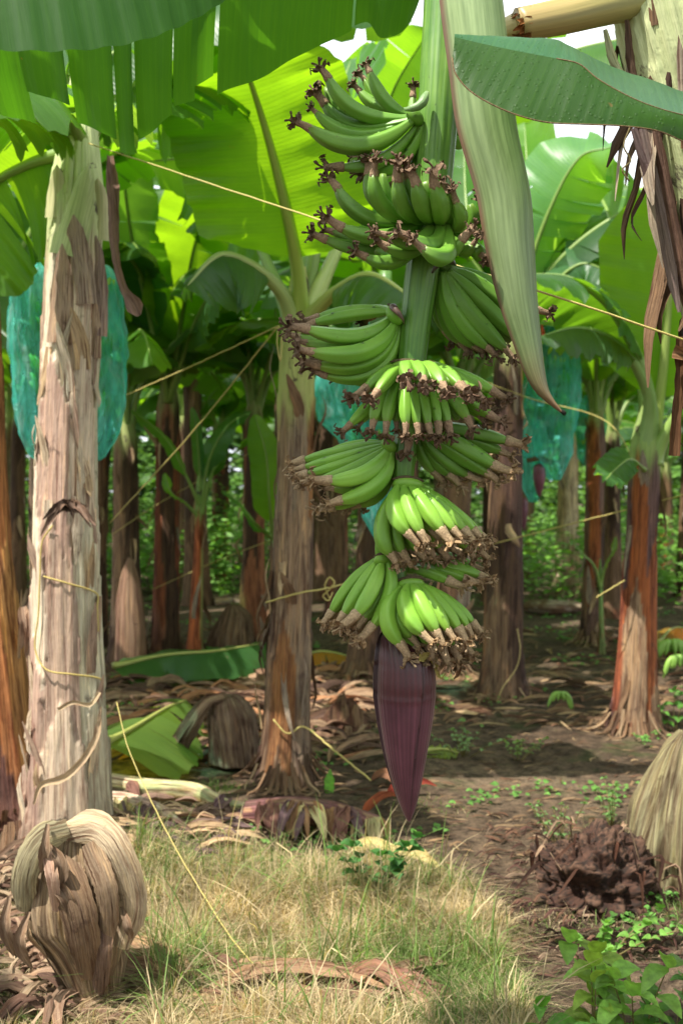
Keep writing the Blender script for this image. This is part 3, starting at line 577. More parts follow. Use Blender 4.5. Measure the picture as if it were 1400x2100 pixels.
CC = np.array([P(a, b, BD) for a, b in zip(cx, ys)]); Pt = np.stack([CC[:, 0:1] + RR * np.cos(TH), CC[:, 1:2] + RR * np.sin(TH), np.broadcast_to(CC[:, 2:3], RR.shape)], -1)
col = np.ones((nb, 96, 4)); k = (1 / (1 + np.exp(-(Y - 1432) / 5)))[..., None]; k2 = (np.exp(-(np.minimum(fr, 1 - fr) / .035) ** 2))[..., None]
col[..., :3] = np.array((.060, .012, .014)) * (1 - k) + np.array((.105, .036, .050)) * k; col[..., :3] *= (1 - .75 * k2)
mb.grid(Pt, np.stack([TH * .06, (Y - 1280) * BD / FPX], -1), col, wrap=True, caps=True)
bud = mb.build('bud', BUD, bunch); bud['label'] = 'dark purple pointed flower bud with ribbed bracts'
m2 = MB(); q = spline(PP([(858, 1345, BD - .055), (888, 1352, BD - .02), (902, 1392, BD - .01), (914, 1380, BD - .01)]), 10); ribbon(m2, q, np.array([9, 9, 8, 7, 6, 5, 4, 3, 2, .6]) * .001, (0, -1, 0), .4, (.34, .28, .08), 4, .4)
q = spline(PP([(925, 1340, BD + .0), (940, 1365, BD), (936, 1388, BD), (930, 1392, BD)]), 8); ribbon(m2, q, np.array([6, 7, 7, 6, 5, 4, 3, 1]) * .001, (0, -1, 0), .4, (.14, .07, .03), 4, .4)
m2.build('withered_petal', FLOWER, bud)
# scales where hands two and three leave the stalk
for pts, wd, c in (([(875, 190, BD - .05), (862, 215, BD - .06), (836, 224, BD - .055), (828, 222, BD - .04)], [5, 9, 10, 9, 7, 4, 1.5], (.20, .33, .14)), ([(935, 545, BD - .02), (915, 530, BD - .045), (895, 545, BD - .055), (885, 560, BD - .05)], [1, 6, 9, 9, 8, 5, 2], (.055, .04, .03)), ([(800, 628, BD - .02), (808, 632, BD - .045), (824, 652, BD - .05), (828, 664, BD - .04)], [2, 6, 8, 7, 5, 3, 1], (.12, .07, .06))):
    m3 = MB(); q = spline(PP(pts), 7); tube(m3, q, np.array(wd) * .00095, 10, np.tile(np.append(c, 1), (7, 1))); m3.build('stalk_scale', STALK, bunch)

# ==================================================================================== the plant that carries it
mp = thing('banana_plant', P(1660, 2400, 2.45) * np.array([1, 1, 0]), 'close banana plant at the right edge with torn dry sheaths and a cut leaf stalk', 'banana plant')
MP = [(1660, 2300, 2.45), (1640, 1900, 2.45), (1600, 1200, 2.42), (1540, 800, 2.40), (1475, 520, 2.38), (1410, 270, 2.36), (1352, 60, 2.34), (1310, -150, 2.33), (1290, -330, 2.32)]
mb = MB(); pts = PP(MP); pts[0, 2] = 0.0
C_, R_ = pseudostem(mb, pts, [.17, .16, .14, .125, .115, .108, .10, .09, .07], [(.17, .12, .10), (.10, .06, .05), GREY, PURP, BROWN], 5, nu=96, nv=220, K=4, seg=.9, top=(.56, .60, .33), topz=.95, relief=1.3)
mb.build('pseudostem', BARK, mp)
flaps(None, C_, R_, 60, 4, [BROWN, DARK, PURP, GREY], .45, .86, (.15, .4), (.01, .05), (.010, .03), az=(math.pi * .85, math.pi * 1.75), parent=mp)
for a, b, c, wd, cl in (((1300, 262), (1345, 400), (1372, 560), 13, (.16, .11, .11)), ((1318, 262), (1352, 420), (1392, 640), 16, (.22, .16, .15)), ((1345, 262), (1375, 420), (1420, 640), 14, (.14, .08, .06)), ((1285, 40), (1300, 160), (1352, 270), 9, (.10, .06, .04)), ((1240, 60), (1262, 130), (1320, 220), 9, (.42, .44, .25)), ((1385, 100), (1360, 230), (1345, 330), 10, (.07, .04, .03))):
    q = spline([P(*a, 2.262), P(*b, 2.27), P(*c, 2.28)], 14); piece(q, np.interp(np.linspace(0, 1, 14), [0, .3, .8, 1], [.5, 1, .8, .2]) * wd * .00105, (0, -1, .1), -.5, cl, 6, .25, seed=int(wd * 7 + a[0]), parent=mp)
# dark stains on the pale neck
mb = MB()
q = spline(PP([(1392, 690, 2.30), (1390, 790, 2.31), (1383, 860, 2.32), (1380, 935, 2.32)]), 12); ribbon(mb, q, np.interp(np.linspace(0, 1, 12), [0, .2, .25, 1], [.008, .014, .010, .013]), (0, -1, 0), .7, (.12, .06, .03), 6, .3, seed=3); mb.build('hanging_sheath', DRY, mp); mb = MB()
q = spline(PP([(1378, 722, 2.29), (1400, 728, 2.29), (1425, 735, 2.30)]), 6); ribbon(mb, q, .014, (0, -1, 0), .7, (.22, .12, .06), 5, .3, seed=4)
mb.build('hanging_sheath', DRY, mp)
mb = MB(); q = spline(PP([(1290, 262, 2.25), (1278, 300, 2.24), (1292, 330, 2.24), (1275, 348, 2.24), (1290, 372, 2.24)]), 24); tube(mb, q, .0017, 6, np.tile([.16, .12, .05, 1], (24, 1))); mb.build('tendril', FLOWER, mp)
# cut petiole
mb = MB(); q = spline(PP([(1300, 0, 2.30), (1235, 14, 2.27), (1150, 35, 2.24), (1062, 52, 2.22)]), 24); s = np.linspace(0, 1, 24)[:, None]; c = np.ones((24, 4)); c[:, :3] = np.array((.36, .33, .13)) * (1 - s) + np.array((.40, .29, .12)) * s
tube(mb, q, np.linspace(.042, .033, 24), 28, c, shape=lambda t: 1 + .05 * np.cos(3 * t) + .02 * np.cos(t * 11), ref=(0, 0, 1))
st = mb.build('cut_leaf_stalk', RIB, mp)
m2 = MB(); 
for i in range(26):
    r_ = np.random.RandomState(i + 70); a = r_.uniform(0, TAU); o_ = np.array([0, math.cos(a), math.sin(a)]) * .033 * r_.uniform(.6, 1.03); p0 = q[-2] + o_
    qq = spline([p0 + (.012, 0, 0), p0 + np.array([-.008, 0, -.004]), p0 + np.array([-.020 * r_.rand() - .008, 0, -.014 * r_.rand()])], 6); ribbon(m2, qq, np.array([5, 6, 6, 5, 3, 1]) * .0012, o_, .5, np.array((.20, .075, .02)) * r_.uniform(.5, 1.6), 4, .5, seed=i)
m2.build('torn_end', FLOWER, st)
mb = MB(); q = spline(PP([(1085, 45, 2.24), (1040, 60, 2.26), (1005, 78, 2.27)]), 8); tube(mb, q, [.030, .029, .027, .026, .024, .022, .02, .018], 14, np.tile([.62, .52, .27, 1], (8, 1))); mb.build('exposed_pith', RIB, st)
# pale bract (spathe) hanging in front of the stalk
SP = [(-120, 955, 120), (0, 966, 130), (150, 984, 127), (260, 998, 124), (400, 1032, 112), (500, 1044, 102), (620, 1062, 80), (700, 1080, 60), (760, 1095, 44), (800, 1110, 30), (825, 1130, 18), (848, 1154, 5)]
ys = np.array([s[0] for s in SP]); cxs = np.array([s[1] for s in SP]); ws = np.array([s[2] for s in SP]) / 2
nn = 90; yy = np.linspace(-120, 848, nn); cp = spline(np.stack([ys, cxs, ws], -1), nn); nc = 20; c = np.linspace(-1, 1, nc); D0 = 1.98
Pt = np.zeros((nn, nc, 3)); col = np.ones((nn, nc, 4))
for i in range(nn):
    y_, x_, w_ = cp[i]; f = i / nn
    ang = c * 1.25; dx = np.sin(ang) / math.sin(1.25); dz = (np.cos(ang) - math.cos(1.25))
    for j in range(nc): Pt[i, j] = P(x_ + w_ * dx[j], y_, D0 + .03 * f) - np.array([0, dz[j] * w_ * .0012 * .9, 0])
    g = np.array((.30, .42, .20)) * (1 - f) + np.array((.20, .27, .13)) * f
    if f > .82: k = (f - .82) / .18; g = g * (1 - k) + np.array((.22, .09, .06)) * k
    lf = np.clip((-c - .72) / .2, 0, 1)[:, None]; col[i, :, :3] = g * (1 - lf) + np.array((.22, .12, .09)) * lf
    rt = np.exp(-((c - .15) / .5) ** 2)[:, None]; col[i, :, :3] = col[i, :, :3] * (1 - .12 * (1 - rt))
mb = MB(); L = np.linspace(0, 1.0, nn); mb.grid(Pt, np.stack(np.broadcast_arrays(c[None] * .055, L[:, None]), -1), col)
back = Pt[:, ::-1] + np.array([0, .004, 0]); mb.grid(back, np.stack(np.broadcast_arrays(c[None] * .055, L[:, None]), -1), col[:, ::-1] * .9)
bo = mb.build('bract', BRACT, mp); bo['label'] = 'long pale green pointed bract hanging beside the stalk'
mb = MB(); q = spline(PP([(1148, 842, D0 + .03), (1155, 846, D0 + .03), (1158, 852, D0 + .03)]), 5); tube(mb, q, [.0025, .004, .0045, .004, .001], 8, np.tile([.015, .012, .01, 1], (5, 1))); mb.build('bract_tip', FLOWER, bo)
# leaf curling across the right side
E1 = [(927, 118, 1.78), (932, 148, 1.77), (958, 182, 1.76), (1000, 210, 1.75), (1060, 236, 1.74), (1121, 251, 1.74), (1200, 255, 1.74), (1270, 258, 1.74), (1346, 268, 1.75), (1400, 290, 1.77), (1520, 340, 1.80)]
E2 = [(931, 76, 1.80), (1000, 92, 1.80), (1078, 108, 1.80), (1140, 120, 1.80), (1186, 131, 1.79), (1225, 162, 1.78), (1293, 200, 1.77), (1346, 221, 1.77), (1400, 236, 1.78), (1450, 246, 1.80), (1520, 260, 1.82)]
E3 = [(931, 71, 1.81), (1000, 73, 1.83), (1078, 77, 1.85), (1136, 80, 1.88), (1168, 94, 1.92), (1240, 130, 1.99), (1290, 150, 2.02), (1328, 161, 2.03), (1400, 188, 2.04), (1450, 200, 2.06), (1520, 210, 2.08)]
lf = loft_leaf(mp, E2, E1, green=(.030, .088, .014), n=70, nc=16, bulge=-.012, mat=LEAF_NEAR, wav=.0003, label='broad dark green leaf with water drops curling over the bract', name='leaf')
loft_leaf(lf, E2, E3, green=(.050, .15, .075), n=70, nc=10, bulge=.006, mat=LEAF_NEAR, wav=.0003, name='folded_blade')  # paler, bluer green puts the sky light on the fold into its colour
for E_, k_ in ((E1, 0), (E2, 3)):
    m2 = MB(); q = spline(PP(E_[k_:]), 60); tube(m2, q, .0012, 6, np.tile([.16, .10, .05, 1], (60, 1))); m2.build('leaf_margin', FLOWER, lf)
# leaves overhead, across the top left
loft_leaf(mp, [(-260, -420, 1.9), (0, -400, 1.9), (200, -380, 1.92), (400, -360, 1.95), (600, -330, 2.0)], [(-260, 95, 1.58), (0, 103, 1.60), (130, 104, 1.62), (250, 92, 1.66), (340, 66, 1.70), (420, 27, 1.76), (470, -8, 1.80), (560, -120, 1.9)],
          green=(.022, .082, .010), n=80, nc=18, bulge=-.05, mat=LEAF_OVER, wav=.002, seed=3, label='dark smooth edged leaf across the top left corner')
loft_leaf(mp, [(-120, -260, 2.45), (150, -280, 2.4), (400, -300, 2.38), (650, -290, 2.36), (860, -240, 2.34), (1000, -200, 2.33)],
          [(-60, 190, 2.75), (90, 225, 2.70), (190, 262, 2.64), (262, 292, 2.60), (300, 276, 2.56), (345, 236, 2.52), (405, 215, 2.5), (455, 180, 2.5), (525, 156, 2.48), (600, 110, 2.46), (690, 66, 2.44), (752, 40, 2.42), (780, 72, 2.4), (830, 55, 2.38), (880, -60, 2.36)],
          tears=[.13, .235, .33, .37, .46, .50, .545, .80], jit=.07, gap=.005, green=(.034, .12, .016), n=150, nc=14, bulge=-.10, mat=LEAF_THICK, wav=.004, seed=8, label='tattered leaf hanging across the top behind the smooth one')
m2 = MB(); q = spline(PP([(1290, -300, 2.33), (1000, -260, 2.34), (860, -270, 2.34), (650, -300, 2.36), (400, -310, 2.38), (150, -290, 2.4), (-120, -270, 2.45)]), 40); rib_tube(m2, q, .03, .006, RIBG); m2.build('midrib', RIB, mp)
m2 = MB(); q = spline(PP([(1290, -330, 2.32), (1000, -420, 2.15), (600, -350, 2.0), (400, -370, 1.95), (0, -410, 1.9), (-260, -430, 1.9)]), 40); rib_tube(m2, q, .03, .006, RIBG); m2.build('midrib', RIB, mp)
m2 = MB(); q = spline(PP([(1290, -330, 2.32), (1285, -420, 2.3), (1150, -430, 2.22), (925, -262, 2.16)]), 30); tube(m2, q, .044, 20, np.tile([.10, .27, .05, 1], (30, 1))); m2.build('bunch_stem', STALK, mp)
m2 = MB(); q = spline(PP([(1290, -330, 2.32), (1500, -350, 2.2), (1700, 0, 2.0), (1620, 260, 1.85), (1520, 262, 1.81)]), 40); rib_tube(m2, q, .03, .006, RIBG); m2.build('midrib', RIB, mp)

# ==================================================================================== plants of the plantation
def crown_leaves(parent, top, n, seed, L=(1.7, 2.4), W=(.26, .36), az0=0, el=(55, 82), skip=(), tears=(3, 12), greens=GREENS, hi=True):
    r_ = np.random.RandomState(seed)
    for i in range(n):
        az = az0 + i * 2.399 + r_.uniform(-.3, .3)
        if any(abs((az - a + math.pi) % TAU - math.pi) < wdt for a, wdt in skip): continue
        e = math.radians(r_.uniform(*el)); l = r_.uniform(*L); d = np.array([math.cos(az), math.sin(az), 0]); z = np.array([0, 0, 1.])
        p = [top - z * .12, top + (d * math.cos(e) + z * math.sin(e)) * l * .18]; e2 = e
        for k in range(4): e2 -= math.radians(r_.uniform(14, 34)); p.append(p[-1] + (d * math.cos(e2) + z * math.sin(e2)) * l * .22)
        g = np.array(greens[r_.randint(len(greens))]) * r_.uniform(.85, 1.15)
        add_leaf(parent, p, r_.uniform(*W), s0=.2, ribr=.024, fold=r_.uniform(.1, .5), curl=r_.uniform(.1, .6), tears=r_.randint(*tears), seed=seed * 31 + i, green=g, nr=36, nc=6, wav=.012)
def plant(base, top, r0, r1, pal, seed, label, topcol=LIME, topz=.35, group=None, nleaf=7, nfl=14, nu=48, nv=90, flcols=None, bend=(0, 0), leafkw=None, seg=.95, name='banana_plant', K=5, relief=1.0, flare=.35, stemmat=None):
    base = np.asarray(base, float); top = np.asarray(top, float); base[2] = gz(base[0], base[1]) - .03
    t = thing(name, base, label, 'banana plant', group); mid = (base + top) / 2 + np.array([bend[0], bend[1], 0])
    mb = MB(); ax = unit(top - mid); C, R = pseudostem(mb, spline([base, mid, top, top + ax * .10, top + ax * .22], 60), [r0, r0 * .72 + r1 * .28, r0 * .45 + r1 * .55, r0 * .2 + r1 * .8, r1, r1, r1 * .93, r1 * .35], pal, seed, nu, nv, top=topcol, topz=topz, seg=seg, K=K, relief=relief, flare=flare); 
    if nfl: flaps(mb, C, R, nfl, seed, flcols or [BROWN, GREY, TAN], .05, .85, mat=1)
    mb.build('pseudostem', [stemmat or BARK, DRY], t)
    if nleaf: crown_leaves(t, top, nleaf, seed, **(leafkw or {}))
    return t, C, R

# A: the thick pale trunk at the left
A_pal = [(.55, .44, .33), (.66, .56, .43), (.62, .50, .38), (.54, .45, .34), (.38, .26, .20), (.68, .60, .46), (.52, .47, .34), (.44, .30, .235), (.40, .29, .22)]
pa, CA, RA = plant(P(140, 1770, 3.95), P(163, 275, 4.05), .152, .102, A_pal, 21, 'thick pale brown banana trunk standing at the left in front of a teal bag', topcol=(.50, .56, .28), topz=.62, stemmat=BARK_PALE, nleaf=0, nfl=0, nu=110, nv=240, bend=(-.03, 0), seg=.62, K=6, relief=1.25, flare=.2)
flaps(None, CA, RA, 34, 5, [TAN, PALE, (.5, .42, .32), (.34, .24, .18)], .02, .68, (.10, .34), (.005, .022), (.010, .035), az=(math.pi, TAU), parent=pa)
# overlapping torn tongues near the neck and a knot of withered sheath
for a, b, wd, cl in (((130, 520), (175, 330), 34, (.50, .54, .30)), ((200, 480), (205, 350), 26, (.52, .50, .30)), ((105, 440), (112, 330), 20, (.50, .48, .28)), ((160, 620), (150, 440), 30, (.36, .27, .22)), ((205, 680), (190, 470), 24, (.30, .22, .19)), ((120, 700), (128, 500), 24, (.38, .27, .20)), ((210, 730), (222, 600), 14, (.44, .32, .23))):
    r_ = np.random.RandomState(a[0]); k = np.argmin(abs(CA[:, 2] - P(*a, 3.9)[2])); k2 = np.argmin(abs(CA[:, 2] - P(*b, 3.9)[2])); x0 = P(*a, 3.9)[0]; x1 = P(*b, 3.9)[0]
    def front(x, kk, o_): dx = np.clip(x - CA[kk, 0], -.95 * RA[kk], .95 * RA[kk]); return np.array([CA[kk, 0] + dx, CA[kk, 1] - math.sqrt(max(RA[kk] ** 2 - dx ** 2, 0)) * 1.08 - o_, CA[kk, 2]])
    q = spline([front(x0, k, .004), front((x0 + x1) / 2, (k + k2) // 2, .006), front(x1, k2, .028)], 14)
    piece(q, np.interp(np.linspace(0, 1, 14), [0, .5, .85, 1], [1.1, 1, .55, .05]) * wd * .0018, (0, -1, 0), -.35, cl, 7, .06, seed=a[0], parent=pa, smat=BRACT if cl[1] > .45 else DRY)
kn = P(148, 1050, 3.79)
for i in range(16):
    r_ = np.random.RandomState(300 + i); a = r_.uniform(-.6, 3.7); d = np.array([math.cos(a), -.35 * r_.rand(), math.sin(a) * .6])
    q = spline([kn + np.array([r_.uniform(-.03, .03), .0, r_.uniform(-.01, .03)]), kn + d * .04 + np.array([0, -.035, .01]), kn + d * r_.uniform(.06, .10) + np.array([0, -.03, -.02 - .06 * r_.rand()])], 8)
    piece(q, np.array([6, 9, 10, 9, 8, 6, 4, 1]) * .0016, (0, -1, .3), .7, np.array((.18, .12, .09)) * r_.uniform(.4, 1.5), 5, .4, seed=i, parent=pa, name='withered_scrap')
mb = MB(); q = spline([P(*p) for p in ((208, 1450, 3.78), (195, 1520, 3.76), (140, 1590, 3.74), (85, 1610, 3.75), (70, 1650, 3.76))], 24); ribbon(mb, q, np.interp(np.linspace(0, 1, 24), [0, .2, .7, 1], [.004, .012, .013, .004]), (0, -1, 0), .6, (.45, .34, .22), 5, .25, seed=5); mb.build('dry_sheath', DRY, pa); mb = MB()
q = spline([P(*p) for p in ((120, 1455, 3.77), (150, 1440, 3.75), (185, 1445, 3.75), (205, 1420, 3.78))], 16); ribbon(mb, q, .007, (0, -1, 0), .6, (.50, .38, .24), 4, .3, seed=6)
mb.build('dry_sheath', DRY, pa)
mb = MB(); q = spline(PP([(226, 320, 3.92), (232, 420, 3.9), (236, 520, 3.88), (252, 590, 3.88), (270, 620, 3.87), (285, 648, 3.87)]), 26); ribbon(mb, q, np.interp(np.linspace(0, 1, 26), [0, .2, .7, .85, .97, 1], [.012, .024, .013, .016, .034, .01]), (0.3, -1, 0), .8, (.22, .14, .11), 7, .22, seed=7); mb.build('dead_leaf', DRY, pa)
TA = P(165, 290, 4.05)
def leaf_px(parent, pts, W, **kw): return add_leaf(parent, PP(pts), W, **kw)
leaf_px(pa, [(165, 300, 4.05), (120, 215, 3.9), (40, 150, 3.5), (-120, 180, 3.1)], .34, s0=.15, up=(0, .1, 1), fold=.15, curl=.3, tears=5, seed=2, green=(.06, .17, .02))
leaf_px(pa, [(150, 300, 4.05), (60, 330, 4.1), (-20, 380, 4.15), (-140, 560, 4.2)], .36, s0=.12, up=(-.3, .9, .7), fold=.1, curl=.3, tears=4, seed=3, green=(.07, .18, .02))
leaf_px(pa, [(175, 290, 4.05), (150, 240, 3.9), (200, 218, 3.6), (262, 214, 3.35)], .17, s0=.3, up=(0, -.25, 1), fold=.2, curl=.4, tears=2, seed=4, green=(.06, .15, .05))
leaf_px(pa, [(150, 300, 4.05), (90, 246, 3.8), (20, 232, 3.5), (-60, 240, 3.3)], .20, s0=.25, up=(0, -.2, 1), fold=.3, curl=.4, tears=3, seed=14, green=(.06, .15, .05))
leaf_px(pa, [(110, 430, 5.3), (80, 450, 5.3), (20, 560, 5.3), (-60, 700, 5.3)], .42, s0=.02, up=(-.5, -.8, .3), fold=-.1, curl=.1, tears=3, seed=5, green=(.035, .12, .025))
leaf_px(pa, [(175, 290, 4.1), (230, 200, 4.2), (330, 160, 4.5), (460, 220, 4.9)], .34, s0=.15, up=(0, .2, 1), fold=.3, curl=.5, tears=6, seed=6, green=(.05, .15, .02))
leaf_px(pa, [(170, 290, 4.1), (190, 150, 4.3), (240, 60, 4.8), (260, 60, 5.6)], .34, s0=.15, up=(1, .0, .2), fold=.3, curl=.4, tears=6, seed=7, green=(.06, .17, .02))
leaf_px(pa, [(160, 290, 4.1), (120, 120, 4.3), (60, 0, 4.7), (0, 40, 5.4)], .34, s0=.15, up=(-1, .1, .2), fold=.2, curl=.4, tears=6, seed=8, green=(.05, .16, .02))
# withered hanging leaf from the left trunk seen right of it, dark
# B: reddish trunk at the left edge
pb, CB, RB = plant(P(30, 1770, 4.25), P(-40, 560, 4.4), .115, .08, [RUST, (.36, .15, .06), (.42, .22, .08), (.13, .06, .05), PURP], 31, 'reddish orange banana trunk cut by the left edge of the view', topz=.3, nleaf=4, nfl=10, nu=60, nv=140, bend=(-.03, 0), leafkw=dict(skip=[(-math.pi / 2, 1.3)]))
mb = MB()
for i, p in enumerate(((48, 1245), (66, 1250), (58, 1262))):
    q = spline(PP([(p[0], p[1], 4.05), (p[0] + 4, p[1] + 40, 4.02), (p[0] - 4, p[1] + 85, 4.06)]), 8); piece(q, np.array([10, 16, 18, 17, 14, 10, 7, 2]) * .0013, (0.2, -1, 0), .8, (.36, .25, .18), 6, .2, seed=i, parent=pb, name='curled_sheath')
# C: the middle trunk
pc, CC_, RC = plant(P(582, 1625, 5.1), P(612, 640, 5.2), .118, .083, [(.25, .17, .11), (.18, .115, .075), (.13, .08, .05), (.21, .155, .11), (.25, .12, .05), (.15, .10, .07), DARK, (.08, .05, .04)], 41, 'middle banana trunk with a stained yellow neck behind the left side of the bunch', topcol=(.42, .44, .16), topz=.70, nleaf=0, nfl=22, nu=72, nv=160, bend=(.01, 0), seg=.6, K=6, relief=1.3)
leaf_px(pc, [(615, 640, 5.2), (612, 560, 5.1), (590, 440, 4.9), (550, 280, 4.7), (505, 140, 4.5), (470, 60, 4.3)], .44, s0=.20, ribr=.034, up=(.1, .8, .35), fold=.12, curl=.3, tears=0, seed=3, green=(.075, .20, .018), wav=.024, ribcol=(.30, .40, .07), label='large sunlit yellow green leaf raised above the middle trunk')
leaf_px(pc, [(605, 645, 5.2), (575, 590, 5.1), (520, 540, 4.95), (450, 520, 4.8), (380, 590, 4.7)], .30, s0=.3, ribr=.036, up=(.2, -.4, 1), fold=.35, curl=.5, tears=3, seed=4, green=(.055, .14, .055), ribcol=(.34, .42, .15))
leaf_px(pc, [(600, 645, 5.25), (560, 560, 5.4), (500, 440, 5.7), (400, 330, 6.1), (300, 330, 6.4)], .36, s0=.25, ribr=.03, up=(.3, .6, .7), fold=.1, curl=.3, tears=5, seed=5, green=(.055, .16, .02))
leaf_px(pc, [(625, 645, 5.2), (660, 570, 5.25), (710, 470, 5.5), (790, 360, 5.9), (900, 330, 6.3)], .36, s0=.3, ribr=.036, up=(-.3, .6, .7), fold=.1, curl=.3, tears=4, seed=6, green=(.06, .17, .02), ribcol=(.36, .44, .14))
leaf_px(pc, [(628, 648, 5.2), (690, 590, 5.0), (760, 560, 4.8), (860, 620, 4.6)], .28, s0=.3, ribr=.034, up=(0, -.2, 1), fold=.4, curl=.5, tears=4, seed=7, green=(.045, .13, .03), ribcol=(.38, .44, .12))
leaf_px(pc, [(612, 645, 5.25), (625, 520, 5.5), (640, 330, 6.2), (650, 200, 7.0)], .38, s0=.25, ribr=.03, up=(.9, .3, .3), fold=.3, curl=.3, tears=6, seed=8, green=(.05, .15, .02))
leaf_px(pc, [(622, 645, 5.25), (650, 480, 5.3), (680, 250, 5.6), (720, 120, 6.2)], .36, s0=.25, ribr=.03, up=(.3, .9, .2), fold=.2, curl=.3, tears=6, seed=9, green=(.05, .17, .02))
# L: the right plant with pale green neck
pl, CL, RL = plant(P(1297, 1520, 6.05), P(1322, 900, 6.1), .125, .085, [RUST, (.28, .19, .12), (.24, .07, .035), (.12, .07, .07), (.34, .17, .07), DARK], 51, 'right banana plant with a red brown trunk and arching grey green leaves', topcol=(.27, .37, .12), topz=.35, nleaf=0, nfl=12, nu=60, nv=130, seg=.8)
leaf_px(pl, [(1325, 930, 6.1), (1335, 830, 6.05), (1300, 740, 5.9), (1250, 690, 5.75), (1180, 670, 5.6), (1105, 690, 5.5)], .22, s0=.45, ribr=.04, up=(0, -.35, 1), fold=.4, curl=.3, tears=1, seed=2, green=(.06, .14, .06), ribcol=(.24, .36, .12))
leaf_px(pl, [(1318, 930, 6.1), (1330, 800, 6.0), (1260, 640, 5.8), (1170, 570, 5.6), (1080, 560, 5.4)], .30, s0=.35, ribr=.04, up=(0, .1, 1), fold=.3, curl=.4, tears=3, seed=3, green=(.04, .12, .025), ribcol=(.24, .36, .12))
leaf_px(pl, [(1330, 930, 6.1), (1345, 860, 6.1), (1362, 720, 6.0), (1372, 560, 5.9), (1366, 380, 5.8)], .40, s0=.22, ribr=.035, up=(.1, .8, .25), fold=.05, curl=.12, tears=0, seed=4, green=(.075, .20, .018), wav=.01, ribcol=(.34, .44, .12), label='upright sunlit bright green leaf at the right edge')
leaf_px(pl, [(1335, 930, 6.1), (1390, 840, 6.0), (1450, 760, 5.9), (1560, 720, 5.8)], .30, s0=.3, ribr=.038, up=(0, 0, 1), fold=.4, curl=.4, tears=3, seed=5, green=(.05, .15, .03), ribcol=(.25, .38, .10))
leaf_px(pl, [(1320, 960, 6.0), (1290, 940, 5.8), (1262, 960, 5.7), (1240, 985, 5.6)], .10, s0=.35, ribr=.008, up=(.2, -.8, .5), fold=.1, curl=.3, tears=0, seed=6, green=(.06, .17, .05))
leaf_px(pl, [(1325, 930, 6.1), (1320, 800, 6.3), (1280, 560, 6.8), (1230, 400, 7.4), (1150, 330, 8.0)], .38, s0=.3, ribr=.035, up=(.3, .8, .5), fold=.2, curl=.3, tears=6, seed=7, green=(.055, .16, .05))
# D..: the rows behind
ROWT = {}
rows = [
 ('D', (340, 1345, 8.9), (345, 800, 9.0), .115, .10, [(.30, .13, .08), (.26, .18, .12), (.24, .08, .04), BROWN, DARK], 'straight red and tan banana trunk just right of the thick pale one', 7, {}),
 ('G', (517, 1325, 9.5), (522, 830, 9.6), .13, .085, [(.30, .12, .06), BROWN, YEL, RUST, DARK], 'slender rust streaked banana trunk directly left of the middle trunk', 7, {}),
 ('I', (1027, 1430, 7.1), (1042, 700, 7.2), .145, .105, [(.30, .18, .07), (.24, .13, .065), (.20, .07, .035), (.20, .13, .08), DARK, (.08, .045, .035)], 'orange brown banana trunk right of the bunch with trailing roots at its foot', 6, {'skip': [(-math.pi / 2, .9)]}),
 ('J', (1162, 1222, 14.0), (1165, 880, 14.2), .19, .13, [PALE, TAN, (.5, .4, .28)], 'far pale banana trunk standing below a teal bag', 7, {}),
 ('K', (1212, 1330, 9.6), (1222, 840, 9.8), .10, .085, [DARK, BROWN, RUST, PURP], 'dark thin banana trunk between the pale far one and the right plant', 6, {}),
 ('N', (925, 1390, 8.0), (945, 800, 8.2), .13, .10, [BROWN, DARK, GREY, (.26, .15, .10)], 'dark banana trunk mostly hidden behind the lower bunch', 6, {'skip': [(-math.pi / 2, .9)]}),
 ('M', (1368, 1175, 18.0), (1362, 960, 18.0), .14, .11, [RUST, BROWN], 'small reddish far banana trunk near the right edge', 7, {}),
 ('E', (262, 1350, 8.6), (258, 880, 8.8), .14, .10, [BROWN, (.26, .18, .13), DARK], 'brown banana trunk in shade beside the thick pale one', 6, {}),
 ('O', (690, 1268, 11.4), (700, 860, 11.5), .12, .09, [DARK, (.25, .10, .06), BROWN], 'dark red banana trunk in the gap left of the lime hands', 7, {}),
 ('H', (452, 1195, 16.0), (455, 900, 16.0), .13, .11, [RUST, (.20, .08, .05), DARK], 'far rust coloured banana trunk behind the young plant', 7, {}),
 ('Q', (740, 1400, 7.8), (790, 820, 8.0), .12, .09, [(.30, .14, .08), DARK, BROWN], 'banana trunk behind the bud wrapped in dark sheaths', 6, {'skip': [(-math.pi / 2, 1.2)]}),
]
for i, (k, b, t, r0, r1, pal, lab, nl, kw) in enumerate(rows):
    ROWT[k] = plant(P(*b), P(*t), r0, r1, pal, 60 + i, lab, topcol=(.30, .34, .13), nleaf=nl, nfl=12, nu=32, nv=70, seg=.8, leafkw=dict(az0=i * 1.3, **kw))[0]
